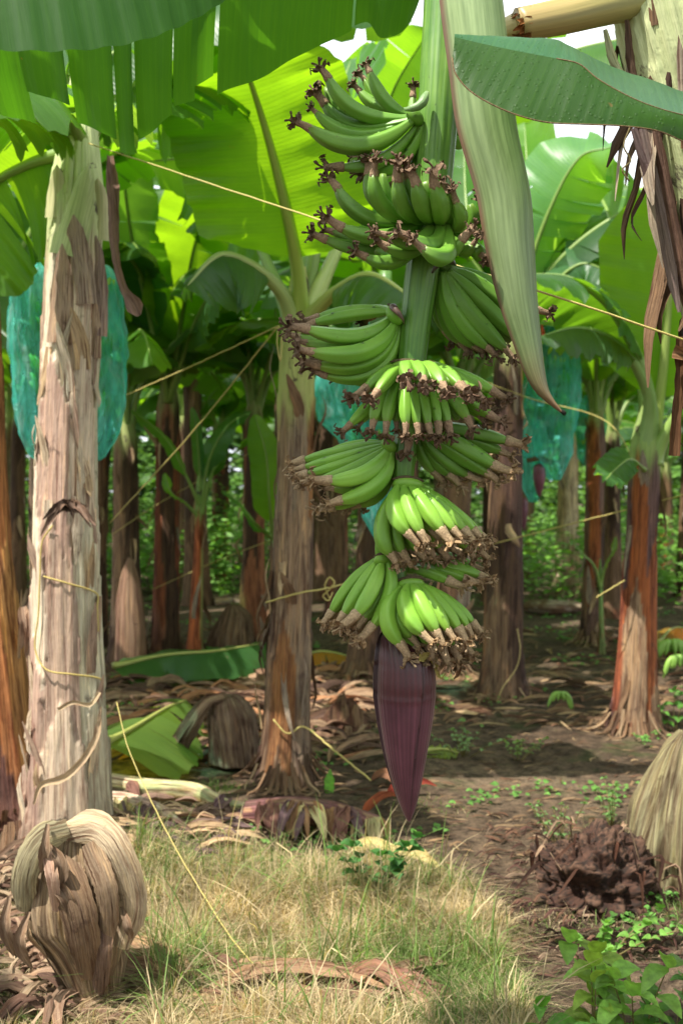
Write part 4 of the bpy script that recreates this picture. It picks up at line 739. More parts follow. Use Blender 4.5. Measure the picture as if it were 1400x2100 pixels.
for k, pts, W, kw in (
 ('D', [(345, 815, 8.9), (305, 640, 8.6), (268, 470, 8.2), (252, 320, 7.8), (262, 240, 7.5)], .36, dict(up=(.2, .9, .3), green=(.035, .11, .03), tears=5)),
 ('D', [(345, 815, 8.9), (400, 660, 8.4), (450, 585, 8.0), (530, 560, 7.6), (600, 620, 7.4)], .34, dict(up=(0, -.7, .7), green=(.06, .15, .075), tears=3)),
 ('D', [(345, 810, 8.9), (375, 640, 8.6), (400, 500, 8.3), (440, 400, 8.0), (520, 380, 7.8)], .36, dict(up=(0, .8, .4), green=(.08, .20, .02), tears=4)),
 ('D', [(345, 815, 8.9), (320, 720, 8.5), (270, 690, 8.1), (215, 760, 7.8)], .30, dict(up=(0, -.2, 1), green=(.03, .10, .03), tears=3)),
 ('D', [(350, 815, 9.0), (365, 640, 9.0), (372, 450, 9.1), (350, 250, 9.3)], .40, dict(up=(.2, .9, .2), green=(.05, .15, .03), tears=3)),
 ('Q', [(790, 830, 8.0), (770, 600, 7.5), (762, 380, 7.0), (800, 200, 6.6), (880, 60, 6.2)], .42, dict(up=(.1, .9, .3), green=(.07, .20, .03), tears=3)),
 ('Q', [(790, 830, 8.0), (730, 620, 7.8), (660, 400, 7.6), (610, 230, 7.4), (620, 120, 7.3)], .40, dict(up=(.1, .9, .3), green=(.045, .14, .05), tears=3)),
 ('I', [(1042, 710, 7.2), (1080, 560, 7.1), (1130, 420, 7.0), (1190, 320, 6.9), (1260, 300, 6.8)], .36, dict(up=(.2, -.9, .5), green=(.11, .26, .11), tears=6)),
 ('I', [(1042, 710, 7.2), (1110, 610, 7.0), (1190, 540, 6.9), (1270, 570, 6.8)], .34, dict(up=(.1, -.8, .6), green=(.07, .18, .08), tears=4)),
 ('I', [(1042, 710, 7.2), (1060, 560, 7.3), (1080, 400, 7.5), (1075, 250, 7.8)], .38, dict(up=(.3, .9, .2), green=(.07, .20, .02), tears=3)),
 ('I', [(1042, 710, 7.2), (1000, 600, 7.3), (960, 450, 7.5), (950, 300, 7.8)], .38, dict(up=(.3, .9, .2), green=(.05, .15, .03), tears=3)),
 ('K', [(1222, 850, 9.8), (1215, 700, 9.6), (1235, 520, 9.3), (1300, 390, 9.0)], .42, dict(up=(-.2, -.8, .4), green=(.10, .25, .10), tears=7)),
 ('K', [(1222, 850, 9.8), (1190, 700, 9.6), (1160, 560, 9.5), (1150, 430, 9.5)], .42, dict(up=(-.2, -.8, .4), green=(.08, .22, .07), tears=5)),
 ('G', [(522, 840, 9.6), (500, 680, 9.4), (450, 600, 9.2), (380, 620, 9.0)], .36, dict(up=(0, -.4, 1), green=(.05, .15, .05), tears=4)),
 ('G', [(522, 840, 9.6), (560, 700, 9.4), (560, 560, 9.3), (520, 470, 9.2)], .40, dict(up=(0, -.8, .3), green=(.03, .10, .03), tears=4))):
    leaf_px(ROWT[k], pts, W, s0=.22, fold=.15, curl=.3, seed=pts[1][0], **kw)
# plants further back, plus unseen ones added round the camera for shade; four prototypes
def copy_tree(o, parent=None):
    c = o.copy(); COL.objects.link(c); c.parent = parent
    for ch in list(o.children): copy_tree(ch, c)
    return c
FARG = 'banana plants in the back rows'; protos = []
for i in range(4):
    t, _, _ = plant((0, 0, 0), (.1 * (i - 1.5), .05, 2.3 + .25 * (i % 3)), .14, .09, [[BROWN, DARK, (.2, .08, .04)], [(.24, .17, .12), BROWN, DARK], [(.22, .10, .055), DARK, BROWN], [(.2, .15, .11), BROWN, (.12, .07, .07)]][i], 90 + i, 'banana plant in the shady rows far behind the bunch, or added unseen near the camera for shade', topcol=(.28, .34, .12), nleaf=9, nfl=6, nu=24, nv=50, group=FARG, leafkw=dict(az0=i))
    protos.append(t)
spots = [(-5.5, 12), (-3.8, 12.6), (-1.6, 13), (-6.4, 15.2), (-.3, 13.2), (-2.8, 16.6), (-1.3, 17.2), (-4.8, 18.6), (-6.9, 19.4), (-2.4, 19.6), (-.6, 22.4), (-3.6, 22.6), (-5.9, 23), (-8.6, 22.8), (5.6, 16.2), (7.6, 16.0), (6.8, 22.6), (9.2, 21.4), (1.3, 18.2), (2.2, 22.6), (5.2, 12.6), (-4.0, .3), (2.6, .4), (-1.7, -1.9), (2.2, -2.2), (.2, -3.2), (-4.3, 2.6), (3.3, 3.6), (-4.6, -.4), (4.6, 1.2), (2.9, 5.6), (-2.9, 5.6), (-2.3, 9.2), (.2, 8.9), (1.9, 12.9), (3.6, 10.0), (-.2, 16.5), (3.0, 16.4), (-3.9, 16.2), (4.9, 20.5), (-1.8, 20.5), (1.0, 20.8), (-4.8, 20.6), (7.4, 20.6), (-7.4, 21),
  (-1.9, 7.3), (-3.4, 8.4), (3.1, 8.6), (-5.2, 10.6), (-2.9, 11.2), (-.7, 11.9), (.9, 10.8), (2.7, 11.5), (4.6, 11.2), (-7.0, 13.5), (-4.4, 14.2), (-2.0, 14.4), (.6, 14.6), (4.3, 14.2), (6.5, 13.6), (-5.8, 17.6), (-3.2, 18), (-.6, 18.2), (1.8, 18.6), (6.0, 18.2), (-8.3, 18.2), (8.6, 18)]
used = set(); rr = random.Random(3)
for i, (x, y) in enumerate(spots):
    k = i % 4; o = protos[k] if k not in used else copy_tree(protos[k]); used.add(k)
    x += rr.uniform(-.25, .25); y += rr.uniform(-.3, .3); s = rr.uniform(.9, 1.2)
    o.location = (x, y, gz(x, y) - .05); o.rotation_euler = (0, 0, rr.uniform(0, TAU)); o.scale = (s, s, s)
# young suckers
def sucker(base, top, r, label, leaves, pal, seed):
    t, C, R = plant(base, top, r, r * .55, pal, seed, label, topcol=(.20, .32, .10), topz=.5, nleaf=0, nfl=4, nu=20, nv=60, name='young_banana_plant')
    for i, (pts, W, kw) in enumerate(leaves): leaf_px(t, pts, W, ribr=.012, tears=0, seed=seed + i, wav=.004, **kw)
sucker(P(398, 1350, 8.4), P(412, 985, 8.4), .065, 'slim young banana plant with red base and narrow upright leaves', [
    ([(412, 1040, 8.4), (408, 940, 8.35), (400, 860, 8.3), (393, 835, 8.3)], .05, dict(s0=.3, up=(0, 1, .2), fold=.2, curl=.3, green=(.05, .16, .04))),
    ([(414, 1040, 8.4), (430, 940, 8.3), (470, 870, 8.2), (515, 845, 8.1)], .15, dict(s0=.25, up=(0, -.6, .8), fold=.1, curl=.2, green=(.035, .12, .03))),
    ([(412, 1040, 8.4), (385, 980, 8.3), (340, 900, 8.2), (270, 840, 8.1)], .09, dict(s0=.3, up=(0, -.4, .9), fold=.1, curl=.2, green=(.035, .12, .03))),
    ([(414, 1050, 8.4), (440, 960, 8.3), (490, 920, 8.2), (508, 895, 8.1)], .06, dict(s0=.3, up=(0, -.3, .9), fold=.1, curl=.2, green=(.06, .18, .03))),
    ([(410, 1060, 8.4), (380, 1030, 8.3), (352, 1010, 8.2), (338, 970, 8.2)], .05, dict(s0=.3, up=(0, -.3, .9), fold=.2, curl=.2, green=(.06, .18, .03)))], [RUST, (.35, .10, .04), (.3, .3, .1)], 131)
sucker(P(1232, 1310, 9.0), P(1230, 1200, 9.0), .03, 'tiny banana sucker with two thin leaves at the foot of the dark trunk', [
    ([(1230, 1200, 9.0), (1218, 1160, 8.95), (1190, 1130, 8.9), (1172, 1105, 8.9)], .03, dict(s0=.3, up=(0, -.3, .9), fold=.2, curl=.2, green=(.08, .18, .05))),
    ([(1230, 1200, 9.0), (1240, 1160, 8.95), (1255, 1130, 8.9), (1262, 1100, 8.9)], .03, dict(s0=.3, up=(0, -.3, .9), fold=.2, curl=.2, green=(.08, .18, .05)))], [RUST, (.2, .3, .1)], 132)
sucker(P(600, 1290, 8.2) + np.array([.0, 0, 0]), P(560, 1090, 8.2), .035, 'young banana plant with one broad light leaf left of the middle trunk', [
    ([(560, 1100, 8.2), (552, 1020, 8.0), (545, 930, 7.9), (522, 850, 7.8)], .13, dict(s0=.15, up=(.5, -1, .1), fold=.1, curl=.3, green=(.085, .22, .03))),
    ([(560, 1100, 8.2), (530, 1080, 8.0), (490, 1030, 7.9), (455, 1005, 7.9)], .07, dict(s0=.15, up=(0, -.2, 1), fold=.1, curl=.3, green=(.04, .14, .04)))], [BROWN, (.2, .3, .1)], 133)

# ------------------------------------------------------------------ bagged bunches
def small_bunch(loc, H, R, seed, label, group=None):
    t = thing('banana_bunch', loc, label, 'banana bunch', group); r_ = np.random.RandomState(seed); loc = np.asarray(loc)
    mb = MB(); tube(mb, spline([loc + (0, 0, .25), loc, loc - (0, 0, H)], 12), R * .16, 10, np.tile([.1, .22, .05, 1], (12, 1))); mb.build('stalk', STALK, t)
    for h in range(7):
        z = -H * (h + .3) / 7; mb = MB(); a0 = h * 2.1
        for i in range(11):
            a = a0 + (i - 5) * .27; d = np.array([math.cos(a), math.sin(a), 0]); q = spline([loc + d * R * .1 + (0, 0, z), loc + d * R * .6 + (0, 0, z - .02), loc + d * R * .85 + (0, 0, z + .02 + .05 * r_.rand())], 8)
            tube(mb, q, np.array([.4, .7, .9, 1, 1, .95, .75, .3]) * .019, 8, np.tile(np.append(np.array(G2) * r_.uniform(.8, 1.2), 1), (8, 1)))
        mb.build('banana_hand', SKIN, t)
    return t
def bag(rows, d, label, seed, knot=None, group='teal bags over banana bunches', ribbonpx=None, bunch_label=None):
    """rows = (py, cx, halfwidth)"""
    r_ = np.random.RandomState(seed); n = 70; ys = np.linspace(rows[0][0], rows[-1][0], n); cx = np.interp(ys, [r[0] for r in rows], [r[1] for r in rows]); hw = np.interp(ys, [r[0] for r in rows], [r[2] for r in rows])
    C = np.array([P(a, b, d) for a, b in zip(cx, ys)]); R = hw * d / FPX; th = np.linspace(0, TAU, 72, endpoint=False)
    t = thing('bunch_cover_bag', C[0], label, 'plastic bag', group)
    Pt = np.zeros((n, 72, 3))
    for i in range(n):
        for j, a in enumerate(th):
            q = Vector((math.cos(a) * 1.4, math.sin(a) * 1.4, C[i, 2] * 2.0 + seed)); k = 1 + .05 * math.cos(a * 7 + 2 * mnoise.noise(q)) + .13 * mnoise.noise(q) + .10 * mnoise.noise(Vector((q.x * 4, q.y * 4, q.z * 1.0))) + .06 * mnoise.noise(q * 7)
            Pt[i, j] = C[i] + np.array([math.cos(a), math.sin(a) * .8, 0]) * R[i] * k
    mb = MB(); mb.grid(Pt, wrap=True); mb.build('bag', BAG, t)
    if knot:
        mb = MB(); k0 = P(*knot, d)
        for i in range(12):
            a = r_.uniform(0, TAU); e = np.array([math.cos(a), math.sin(a), 0]) * .022 * r_.uniform(.5, 1.6); q = spline([k0 + (0, 0, .05) + e * .8, k0 + e * .25, k0 + e * .9 - (0, 0, .09)], 8); ribbon(mb, q, np.array([12, 9, 5, 5, 8, 12, 14, 13]) * .0009, e, .4, (.1, .5, .4), 4, .3, seed=i)
        tube(mb, spline([k0 + (-.012, 0, 0), k0 + (0, -.014, 0), k0 + (.012, 0, 0)], 6), .004, 6)
        mb.build('tied_end', BAG, t)
    if bunch_label:
        small_bunch(C[0] - np.array([0, 0, .12]), abs(C[0, 2] - C[-1, 2]) * .66, R.max() * .85, seed, bunch_label, 'bananas inside the bags')
    return t
bag([(525, 150, 22), (545, 145, 84), (600, 140, 110), (700, 135, 118), (820, 135, 112), (890, 138, 100), (940, 140, 70), (955, 140, 30)], 4.75, 'large shiny teal plastic bag hanging behind the thick pale left trunk', 1, bunch_label='green bananas inside the large teal bag behind the left trunk')
mbk = MB()
bag([(600, 790, 6), (650, 770, 30), (740, 745, 92), (800, 735, 96), (860, 742, 92), (900, 760, 70), (1000, 775, 38), (1060, 775, 32), (1112, 782, 10)], 6.6, 'teal plastic bag directly behind the centre of the large bunch', 2, bunch_label='green bananas inside the teal bag behind the large bunch')
bag([(640, 1128, 8), (680, 1130, 40), (740, 1135, 52), (820, 1130, 58), (900, 1120, 55), (935, 1122, 52), (985, 1138, 12)], 7.7, 'long teal plastic bag right of the pale bract with a small bud below it', 3, bunch_label='green bananas inside the long teal bag right of the bract')
bag([(810, 1205, 5), (830, 1207, 24), (880, 1208, 30), (940, 1205, 20), (960, 1205, 3)], 11.0, 'small far teal plastic bag beside the thin dark trunk', 4, bunch_label='green bananas inside the small far teal bag')
bag([(850, 1238, 4), (870, 1240, 12), (920, 1240, 14), (950, 1240, 2)], 12.5, 'tiny teal plastic bag peeking out behind the thin dark trunk', 5)
bag([(990, 1095, 4), (860, 1086, 20), (900, 1085, 24), (1000, 1090, 20), (1030, 1092, 8)][1:], 8.4, 'narrow dark teal bag behind the orange brown trunk', 6)
# bud under bag three
def small_bud(px, py0, py1, hw, d, label):
    mb = MB(); a = P(px, py0, d); b = P(px, py1, d); q = spline([a, (a + b) / 2, b], 14); R = hw * d / FPX
    c = np.tile([.16, .05, .075, 1], (14, 1)); tube(mb, q, R * np.array([.4, .8, 1, 1, 1, .98, .94, .88, .8, .7, .58, .44, .28, .05]), 16, c)
    t = thing('banana_flower_bud', a, label, 'flower bud'); mb.build('bract', BUD, t)
    m2 = MB(); tube(m2, spline([P(px - hw * 1.8, py0 - 6, d), P(px, py0 - 10, d - .05), P(px + hw * 1.6, py0 - 4, d)], 8), .018, 8, np.tile([.16, .10, .06, 1], (8, 1))); m2.build('opened_bract', FLOWER, t)
small_bud(1105, 950, 1020, 13, 7.65, 'small purple banana bud hanging under the long teal bag')
small_bud(1073, 1020, 1090, 9, 9.3, 'faint dark purple bud behind the orange brown trunk')
# ribbons
def ribbon_thing(pts, wd, label):
    q = spline(PP(pts), 14); t = MB(); ribbon(t, q, np.interp(np.linspace(0, 1, 14), [0, .3, .6, 1], [.3, 1, .5, 1]) * wd, (0, -1, .3), .5, (.75, .09, .02), 5, .25)
    o = t.build('marker_ribbon', plain_tint('orange_ribbon', .4, .4, .1, 20, trans=.3)); tag(o, label, 'ribbon')
ribbon_thing([(728, 602, 6.3), (745, 612, 6.25), (765, 622, 6.25), (790, 634, 6.3)], .022, 'orange red plastic ribbon tied above the central teal bag')
ribbon_thing([(1112, 640, 7.5), (1110, 660, 7.5), (1113, 690, 7.5)], .014, 'thin orange ribbon hanging on top of the long teal bag')

# ------------------------------------------------------------------ twine
def twine(pts, label, r=.0028, sag=0.0, col=(.52, .42, .14), n=40, coil=False):
    q = spline(PP(pts) if len(pts[0]) == 3 else pts, n); s = np.linspace(0, 1, n); q[:, 2] -= sag * 4 * s * (1 - s)
    q += NR.normal(0, r * .25, q.shape); mb = MB(); tube(mb, q, r, 6, np.tile(np.append(col, 1), (n, 1)))
    o = mb.build('twine', TWINE); tag(o, label, 'twine'); return o
twine([(182, 294, 3.95), (640, 446, 3.1), (920, 540, 2.45), (1100, 596, 2.32), (1440, 710, 2.28)], 'taut yellow twine running from the left trunk past the bunch to the right edge', .0024)
twine([(232, 822, 5.6), (400, 748, 5.4), (572, 668, 5.12)], 'yellow twine rising gently from the teal bag to the middle trunk', .0034)
twine([(226, 1072, 6.2), (400, 880, 5.6), (572, 668, 5.12)], 'yellow twine rising steeply to the middle trunk', .0036)
twine([(880, 740, 6.8), (1080, 815, 7.0), (1250, 870, 6.6), (1330, 1040, 6.1)], 'slack yellow twine crossing the long teal bag', .0030)
twine([(1000, 1118, 7.0), (1180, 1072, 6.8), (1420, 1010, 6.2)], 'yellow twine between the orange brown trunk and the right plant', .0036)
twine([(310, 1210, 8.8), (470, 1140, 8.9), (620, 1085, 9.0)], 'thin far twine behind the young banana plant', .003)
twine([(232, 1095, 8.5), (330, 1030, 8.8), (520, 925, 9.5)], 'thin far twine below the steep one', .003)
twine([(545, 1235, 5.0), (620, 1215, 4.97), (672, 1206, 5.1), (735, 1190, 5.3)], 'yellow twine tied round the middle trunk beside the bow', .0042)
twine([(676, 1230, 5.15), (666, 1200, 5.1), (676, 1185, 5.1), (686, 1195, 5.1), (674, 1210, 5.1), (662, 1222, 5.1), (672, 1232, 5.1), (682, 1215, 5.12)], 'small yellow twine bow left of the lowest hands', .0040)
twine([(572, 668, 5.11), (568, 700, 5.08), (575, 740, 5.08), (578, 690, 5.1)], 'loose twine end knotted at the neck of the middle trunk', .0035)
twine([(240, 1440, 3.9), (262, 1530, 3.8), (300, 1620, 3.7), (350, 1720, 3.5), (420, 1840, 3.25), (480, 1930, 3.05), (560, 2020, 2.85), (680, 2120, 2.65)], 'long yellow twine slanting over the dry grass in the foreground', .0019)
twine([(560, 1475, 4.98), (590, 1505, 4.97), (622, 1490, 5.0), (680, 1535, 4.9), (760, 1600, 4.7)], 'loose twine trailing from the foot of the middle trunk', .004)
twine([(1060, 1290, 6.98), (1066, 1330, 6.95), (1058, 1370, 6.95), (1030, 1410, 6.9), (1018, 1440, 6.9)], 'pale root like twine dangling at the foot of the orange brown trunk', .004, col=(.50, .38, .16))
twine([(1222, 1225, 5.9), (1250, 1208, 5.9), (1280, 1190, 5.92)], 'short twine tuft on the right plant trunk', .0035)
# twine wound round the left trunk
def wind(rows, label):
    pts = []
    for px, py in rows:
        x = P(px, py, 3.86)[0]; k = np.argmin(abs(CA[:, 2] - P(px, py, 3.86)[2])); dx = np.clip(x - CA[k, 0], -1.06 * RA[k], 1.06 * RA[k])
        pts.append(np.array([CA[k, 0] + dx, CA[k, 1] - math.sqrt(max((1.12 * RA[k]) ** 2 - dx ** 2, .0)) - .004, P(px, py, 3.86)[2]]))
    q = spline(pts, 50); mb = MB(); tube(mb, q, .0032, 6, np.tile([.52, .40, .13, 1], (50, 1))); tag(mb.build('twine', TWINE), label, 'twine')
wind([(108, 1078), (86, 1110), (82, 1180), (80, 1260), (74, 1330), (100, 1370), (150, 1380), (205, 1398), (238, 1410)], 'twine running down and round the lower left trunk')
wind([(90, 1182), (140, 1196), (190, 1222), (225, 1250), (234, 1300)], 'twine sagging across the middle of the left trunk')

# ------------------------------------------------------------------ stumps and dead matter
def loft_lump(rows, d, pal, seed, name, label, cat, amp=.10, folds=9, depth=.85, nu=90, nv=80, mat=None, tail=True, group=None):
    """rows = (py, left px, right px)"""
    r_ = np.random.RandomState(seed); ys = np.linspace(rows[0][0], rows[-1][0], nv); lx = np.interp(ys, [r[0] for r in rows], [r[1] for r in rows]); rx = np.interp(ys, [r[0] for r in rows], [r[2] for r in rows])
    ker = np.ones(7) / 7; sm = lambda a: np.r_[a[:3], np.convolve(a, ker, 'valid'), a[-3:]]; lx, rx = sm(lx), sm(rx)
    th = np.linspace(0, TAU, nu, endpoint=False); Pt = np.zeros((nv, nu, 3)); col = np.ones((nv, nu, 4)); pal = np.array(pal)
    for i in range(nv):
        c = P((lx[i] + rx[i]) / 2, ys[i], d); R = (rx[i] - lx[i]) / 2 * d / FPX
        for j, a in enumerate(th):
            q = Vector((math.cos(a) * 2, math.sin(a) * 2, i / nv * 1.6 + seed)); n1 = mnoise.noise(q); n2 = mnoise.noise(Vector((math.cos(a) * folds, math.sin(a) * folds, i / nv * 1.8 + n1))); n3 = mnoise.noise(Vector((math.cos(a) * folds * 3, math.sin(a) * folds * 3, i / nv * 3)))
            n4 = mnoise.noise(Vector((math.cos(a) * 7, math.sin(a) * 7, i / nv * 1.2 + 31))); n5 = mnoise.noise(Vector((math.cos(a) * 26, math.sin(a) * 26, i / nv * 1.5 + 9))); k = 1 + amp * (n1 + .9 * n2 + .4 * n3 - 2.2 * max(0, .12 - abs(n4)) * 3); Pt[i, j] = c + np.array([math.cos(a), math.sin(a) * depth, 0]) * R * k + np.array([0, 0, .02 * n2])
            f = min(max(n4 * .7 + .5 + .5 * n5, 0), .999) * (len(pal) - 1); k_ = int(f); col[i, j, :3] = pal[k_] * (1 - f + k_) + pal[k_ + 1] * (f - k_)
    t = thing(name, np.array([*P((lx[-1] + rx[-1]) / 2, ys[-1], d)[:2], 0]), label, cat, group)
    mb = MB(); mb.grid(Pt, np.stack(np.broadcast_arrays((th * .12)[None], (np.linspace(0, .4, nv))[:, None]), -1), col, wrap=True, caps=True)
    mb.build('dry_sheath', mat or DRY, t)
    return t, Pt
LUM = [(.10, .065, .042), (.22, .16, .10), (.32, .24, .16), (.20, .16, .10), (.30, .22, .14), (.42, .33, .23)]
tl, PL = loft_lump([(1688, 120, 160), (1700, 98, 205), (1735, 66, 235), (1790, 52, 258), (1840, 48, 270), (1890, 54, 274), (1925, 86, 272), (1965, 112, 262), (2010, 134, 252), (2060, 160, 246)], 2.84, LUM, 4, 'dead_stump', 'shaggy grey brown dead banana stump folded over in the left foreground', 'stump', amp=.15, folds=2.6, nu=180, nv=150)
mb = MB()
for pts, wd, cl in (([(140, 1706, 2.74), (205, 1700, 2.70), (250, 1745, 2.67), (285, 1850, 2.69), (262, 1945, 2.72)], .058, (.44, .35, .24)), ([(150, 1700, 2.72), (90, 1722, 2.68), (50, 1790, 2.68), (46, 1870, 2.72)], .050, (.27, .24, .15)), ([(120, 1760, 2.70), (160, 1850, 2.64), (180, 1940, 2.66), (190, 2010, 2.72)], .062, (.17, .115, .075)), ([(225, 1880, 2.69), (222, 1950, 2.67), (215, 2040, 2.73)], .034, (.15, .10, .075)), ([(190, 1730, 2.68), (228, 1820, 2.64), (236, 1930, 2.68)], .040, (.25, .18, .12)), ([(100, 1740, 2.66), (112, 1800, 2.62), (120, 1870, 2.66)], .022, (.40, .27, .20))):
    pts = [(a * .93 + 2, b, c + .03) for a, b, c in pts]; q = spline(PP(pts), 30); piece(q, np.interp(np.linspace(0, 1, 30), [0, .15, .8, 1], [.5, 1, .9, .45]) * wd * .78, (-.1, -1, .25), -.32, cl, 16, .10, seed=int(wd * 1000), parent=tl, name='folded_sheath')
for i in range(14):
    r_ = np.random.RandomState(500 + i); j = r_.randint(92, 180) % 180; i0 = r_.randint(8, 110); L = r_.randint(18, 60); idx = np.arange(i0, min(i0 + L, 149))
    o_ = r_.uniform(.004, .022); q = PL[idx, j] + np.array([0, -1, 0]) * (o_ * np.sin(np.linspace(.3, 2.8, len(idx))) + .003)[:, None]
    if len(q) < 4: continue
    piece(q, np.interp(np.linspace(0, 1, len(q)), [0, .2, .8, 1], [.3, 1, .8, .15]) * r_.uniform(.006, .016), unit(PL[i0, j] - PL[i0].mean(0)), r_.uniform(-.6, .6), np.array(LUM[r_.randint(6)]) * r_.uniform(.7, 1.3), 4, .2, seed=i, parent=tl, name='peeling_strip')
for a, b, c, w_ in (((98, 1690), (92, 1740), (85, 1790), 12), ((100, 1730), (125, 1770), (118, 1850), 14), ((105, 1800), (135, 1840), (150, 1880), 16), ((250, 1860), (262, 1900), (270, 1925), 10), ((20, 1840), (10, 1900), (30, 1960), 14), ((60, 1870), (40, 1930), (65, 1985), 13)):
    q = spline([P(*a, 2.72), P(*b, 2.67), P(*c, 2.71)], 12); piece(q, np.interp(np.linspace(0, 1, 12), [0, .5, 1], [.3, 1, .2]) * w_ * .0012, (0.3, -1, .2), .9, (.22, .155, .105), 6, .35, seed=w_ + a[0], parent=tl, name='peeling_strip')
tr_, PR = loft_lump([(1502, 1392, 1440), (1530, 1362, 1480), (1580, 1333, 1510), (1650, 1306, 1530), (1720, 1288, 1545), (1800, 1280, 1550), (1830, 1290, 1550)], 3.75, [(.13, .09, .055), (.28, .26, .14), (.20, .16, .10), (.30, .28, .16), (.10, .07, .045), (.33, .30, .18)], 9, 'banana_stump', 'rounded greenish tan banana stump at the right edge', 'stump', amp=.13, folds=4.5, nu=200, nv=120)
loft_lump([(1240, 468, 490), (1260, 450, 515), (1300, 432, 520), (1350, 420, 525)], 8.9, [BROWN, (.22, .15, .10), DARK], 11, 'dead_stump', 'small withered stump at the foot of the slender rust streaked trunk', 'stump', amp=.12, nu=40, nv=40)
loft_lump([(1145, 262, 272), (1180, 248, 285), (1240, 238, 295), (1300, 238, 300), (1355, 236, 300)], 8.2, [(.36, .24, .17), (.28, .18, .12), (.22, .12, .09)], 12, 'dead_stump', 'pointed brown dry stump right beside the thick pale trunk', 'stump', amp=.06, nu=40, nv=40)
loft_lump([(1425, 452, 480), (1435, 430, 505), (1470, 425, 525), (1520, 428, 532), (1565, 432, 538)], 5.35, [(.28, .20, .14), (.17, .11, .08), (.32, .24, .17), (.10, .06, .045)], 13, 'dead_stump', 'draped withered brown stump just left of the middle trunk foot', 'stump', amp=.12, folds=7, nu=60, nv=50)
mb = MB()
for i in range(9):
    r_ = np.random.RandomState(i + 40); o_ = r_.uniform(-14, 14); q = spline(PP([(345 + o_, 1570, 5.35), (385 + o_, 1500, 5.28), (425 + o_ * .6, 1440, 5.25 + .01 * i), (462, 1428 + o_ * .2, 5.3)]), 16); ribbon(mb, q, np.interp(np.linspace(0, 1, 16), [0, .5, 1], [1, .9, .6]) * .026, (-.5, -1, .4), r_.uniform(-.5, .5), np.array((.24, .165, .11)) * r_.uniform(.6, 1.3), 5, .25, seed=i)
tag(mb.build('dead_leaf', DRY), 'bent brown dead leaf leaning on the draped stump', 'dead leaf')
# dark root mass at the right
CORM = plain_tint('rotten_corm', .85, .3, 1.0, 45)
def mound(cx, cy, rx, ry, h, pal, seed, name, label, cat, mat=None, n=70, amp=.35):
    th = np.linspace(0, TAU, n, endpoint=False); rr_ = np.linspace(0, 1, 60); Pt = np.zeros((60, n, 3)); col = np.ones((60, n, 4)); pal = np.array(pal)
    for i, r in enumerate(rr_[::-1]):
        for j, a in enumerate(th):
            x = cx + rx * r * math.cos(a); y = cy + ry * r * math.sin(a); q = Vector((x * 7, y * 7, seed)); n1 = mnoise.noise(q); n2 = mnoise.noise(q * 2.7)
            n3 = mnoise.noise(q * 7); Pt[i, j] = (x + .03 * n2, y + .03 * n1, gz(x, y) - .03 + h * (1 - r ** 2.2) * (1 + amp * 1.2 * n1 + amp * n2 + .4 * amp * n3)); f = min(max(.5 + n2 * .9, 0), .999); col[i, j, :3] = pal[int(f * len(pal))]
    t = thing(name, (cx, cy, 0), label, cat); mb = MB(); mb.grid(Pt, Pt[..., :2] * 1.0, col, wrap=True, caps=True); mb.build('core', mat or DRY, t); return t
RD = [(.040, .019, .013), (.065, .030, .019), (.025, .014, .010), (.095, .050, .032)]
g0 = G(1225, 1860)
def clod(cx, cy, r, pal, seed, name, label, cat, mat):
    th = np.linspace(0, TAU, 150, endpoint=False); ph = np.linspace(.02, math.pi * .62, 80); Pt = np.zeros((80, 150, 3)); col = np.ones((80, 150, 4)); pal = np.array(pal)
    for i, p in enumerate(ph[::-1]):
        for j, a in enumerate(th):
            d = Vector((math.sin(p) * math.cos(a), math.sin(p) * math.sin(a), math.cos(p))); n0 = mnoise.noise(d * 1.7 + Vector((seed, 0, 0))); n1 = mnoise.noise(d * 4.5 + Vector((0, seed, 0))); n2 = abs(mnoise.noise(d * 10)); n3 = mnoise.noise(d * 24)
            k = 1 + .40 * n0 + .26 * n1 - .16 * n2 + .035 * n3; Pt[i, j] = (cx + r[0] * d.x * k, cy + r[1] * d.y * k, .02 + r[2] * d.z * k); f = min(max(.5 + n1 * .8 + n3 * .5, 0), .999); col[i, j, :3] = pal[int(f * len(pal))]
    t = thing(name, (cx, cy, 0), label, cat); mb = MB(); mb.grid(Pt, Pt[..., :2], col, wrap=True, caps=True); mb.build('core', mat, t); return t
rm = clod(g0[0] + .02, g0[1] + .12, (.21, .19, .18), RD, 3, 'rotting_corm', 'dark red brown rotting banana corm and roots beside the right stump', 'rotting corm', CORM)
mb = MB()
for i in range(26):
    r_ = np.random.RandomState(900 + i); a = r_.uniform(math.pi * .7, TAU + .6); e = np.array([math.cos(a), math.sin(a), 0]); r = r_.uniform(.05, .24); p0 = np.array([g0[0] + .02, g0[1] + .12, 0]) + e * r + np.array([0, 0, .20 * (1 - (r / .26) ** 2) + .03]); L = r_.uniform(.02, .08)
    q = spline([p0, p0 + e * L * .5 + np.array([r_.uniform(-.03, .03), 0, r_.uniform(0, .03)]), p0 + e * L + np.array([r_.uniform(-.05, .05), 0, -r_.uniform(.02, .10)])], 7)
    q[:, 2] = np.maximum(q[:, 2], .012); piece(q, np.array([4, 7, 8, 8, 7, 5, 2]) * .001 * r_.uniform(.3, 1.3), (0, -.3, 1), r_.uniform(-.6, .8), np.array(RD[r_.randint(4)] if r_.rand() < .6 else (.26, .18, .12)) * r_.uniform(.8, 1.5), 4, .4, seed=i, parent=rm, name='torn_root')
gq = G(700, 1500); mound(gq[0], gq[1], .18, .16, .20, [DARK, (.09, .045, .03), BROWN], 5, 'rotting_corm', 'low dark brown rotting corm between the middle trunk and the bud', 'rotting corm')
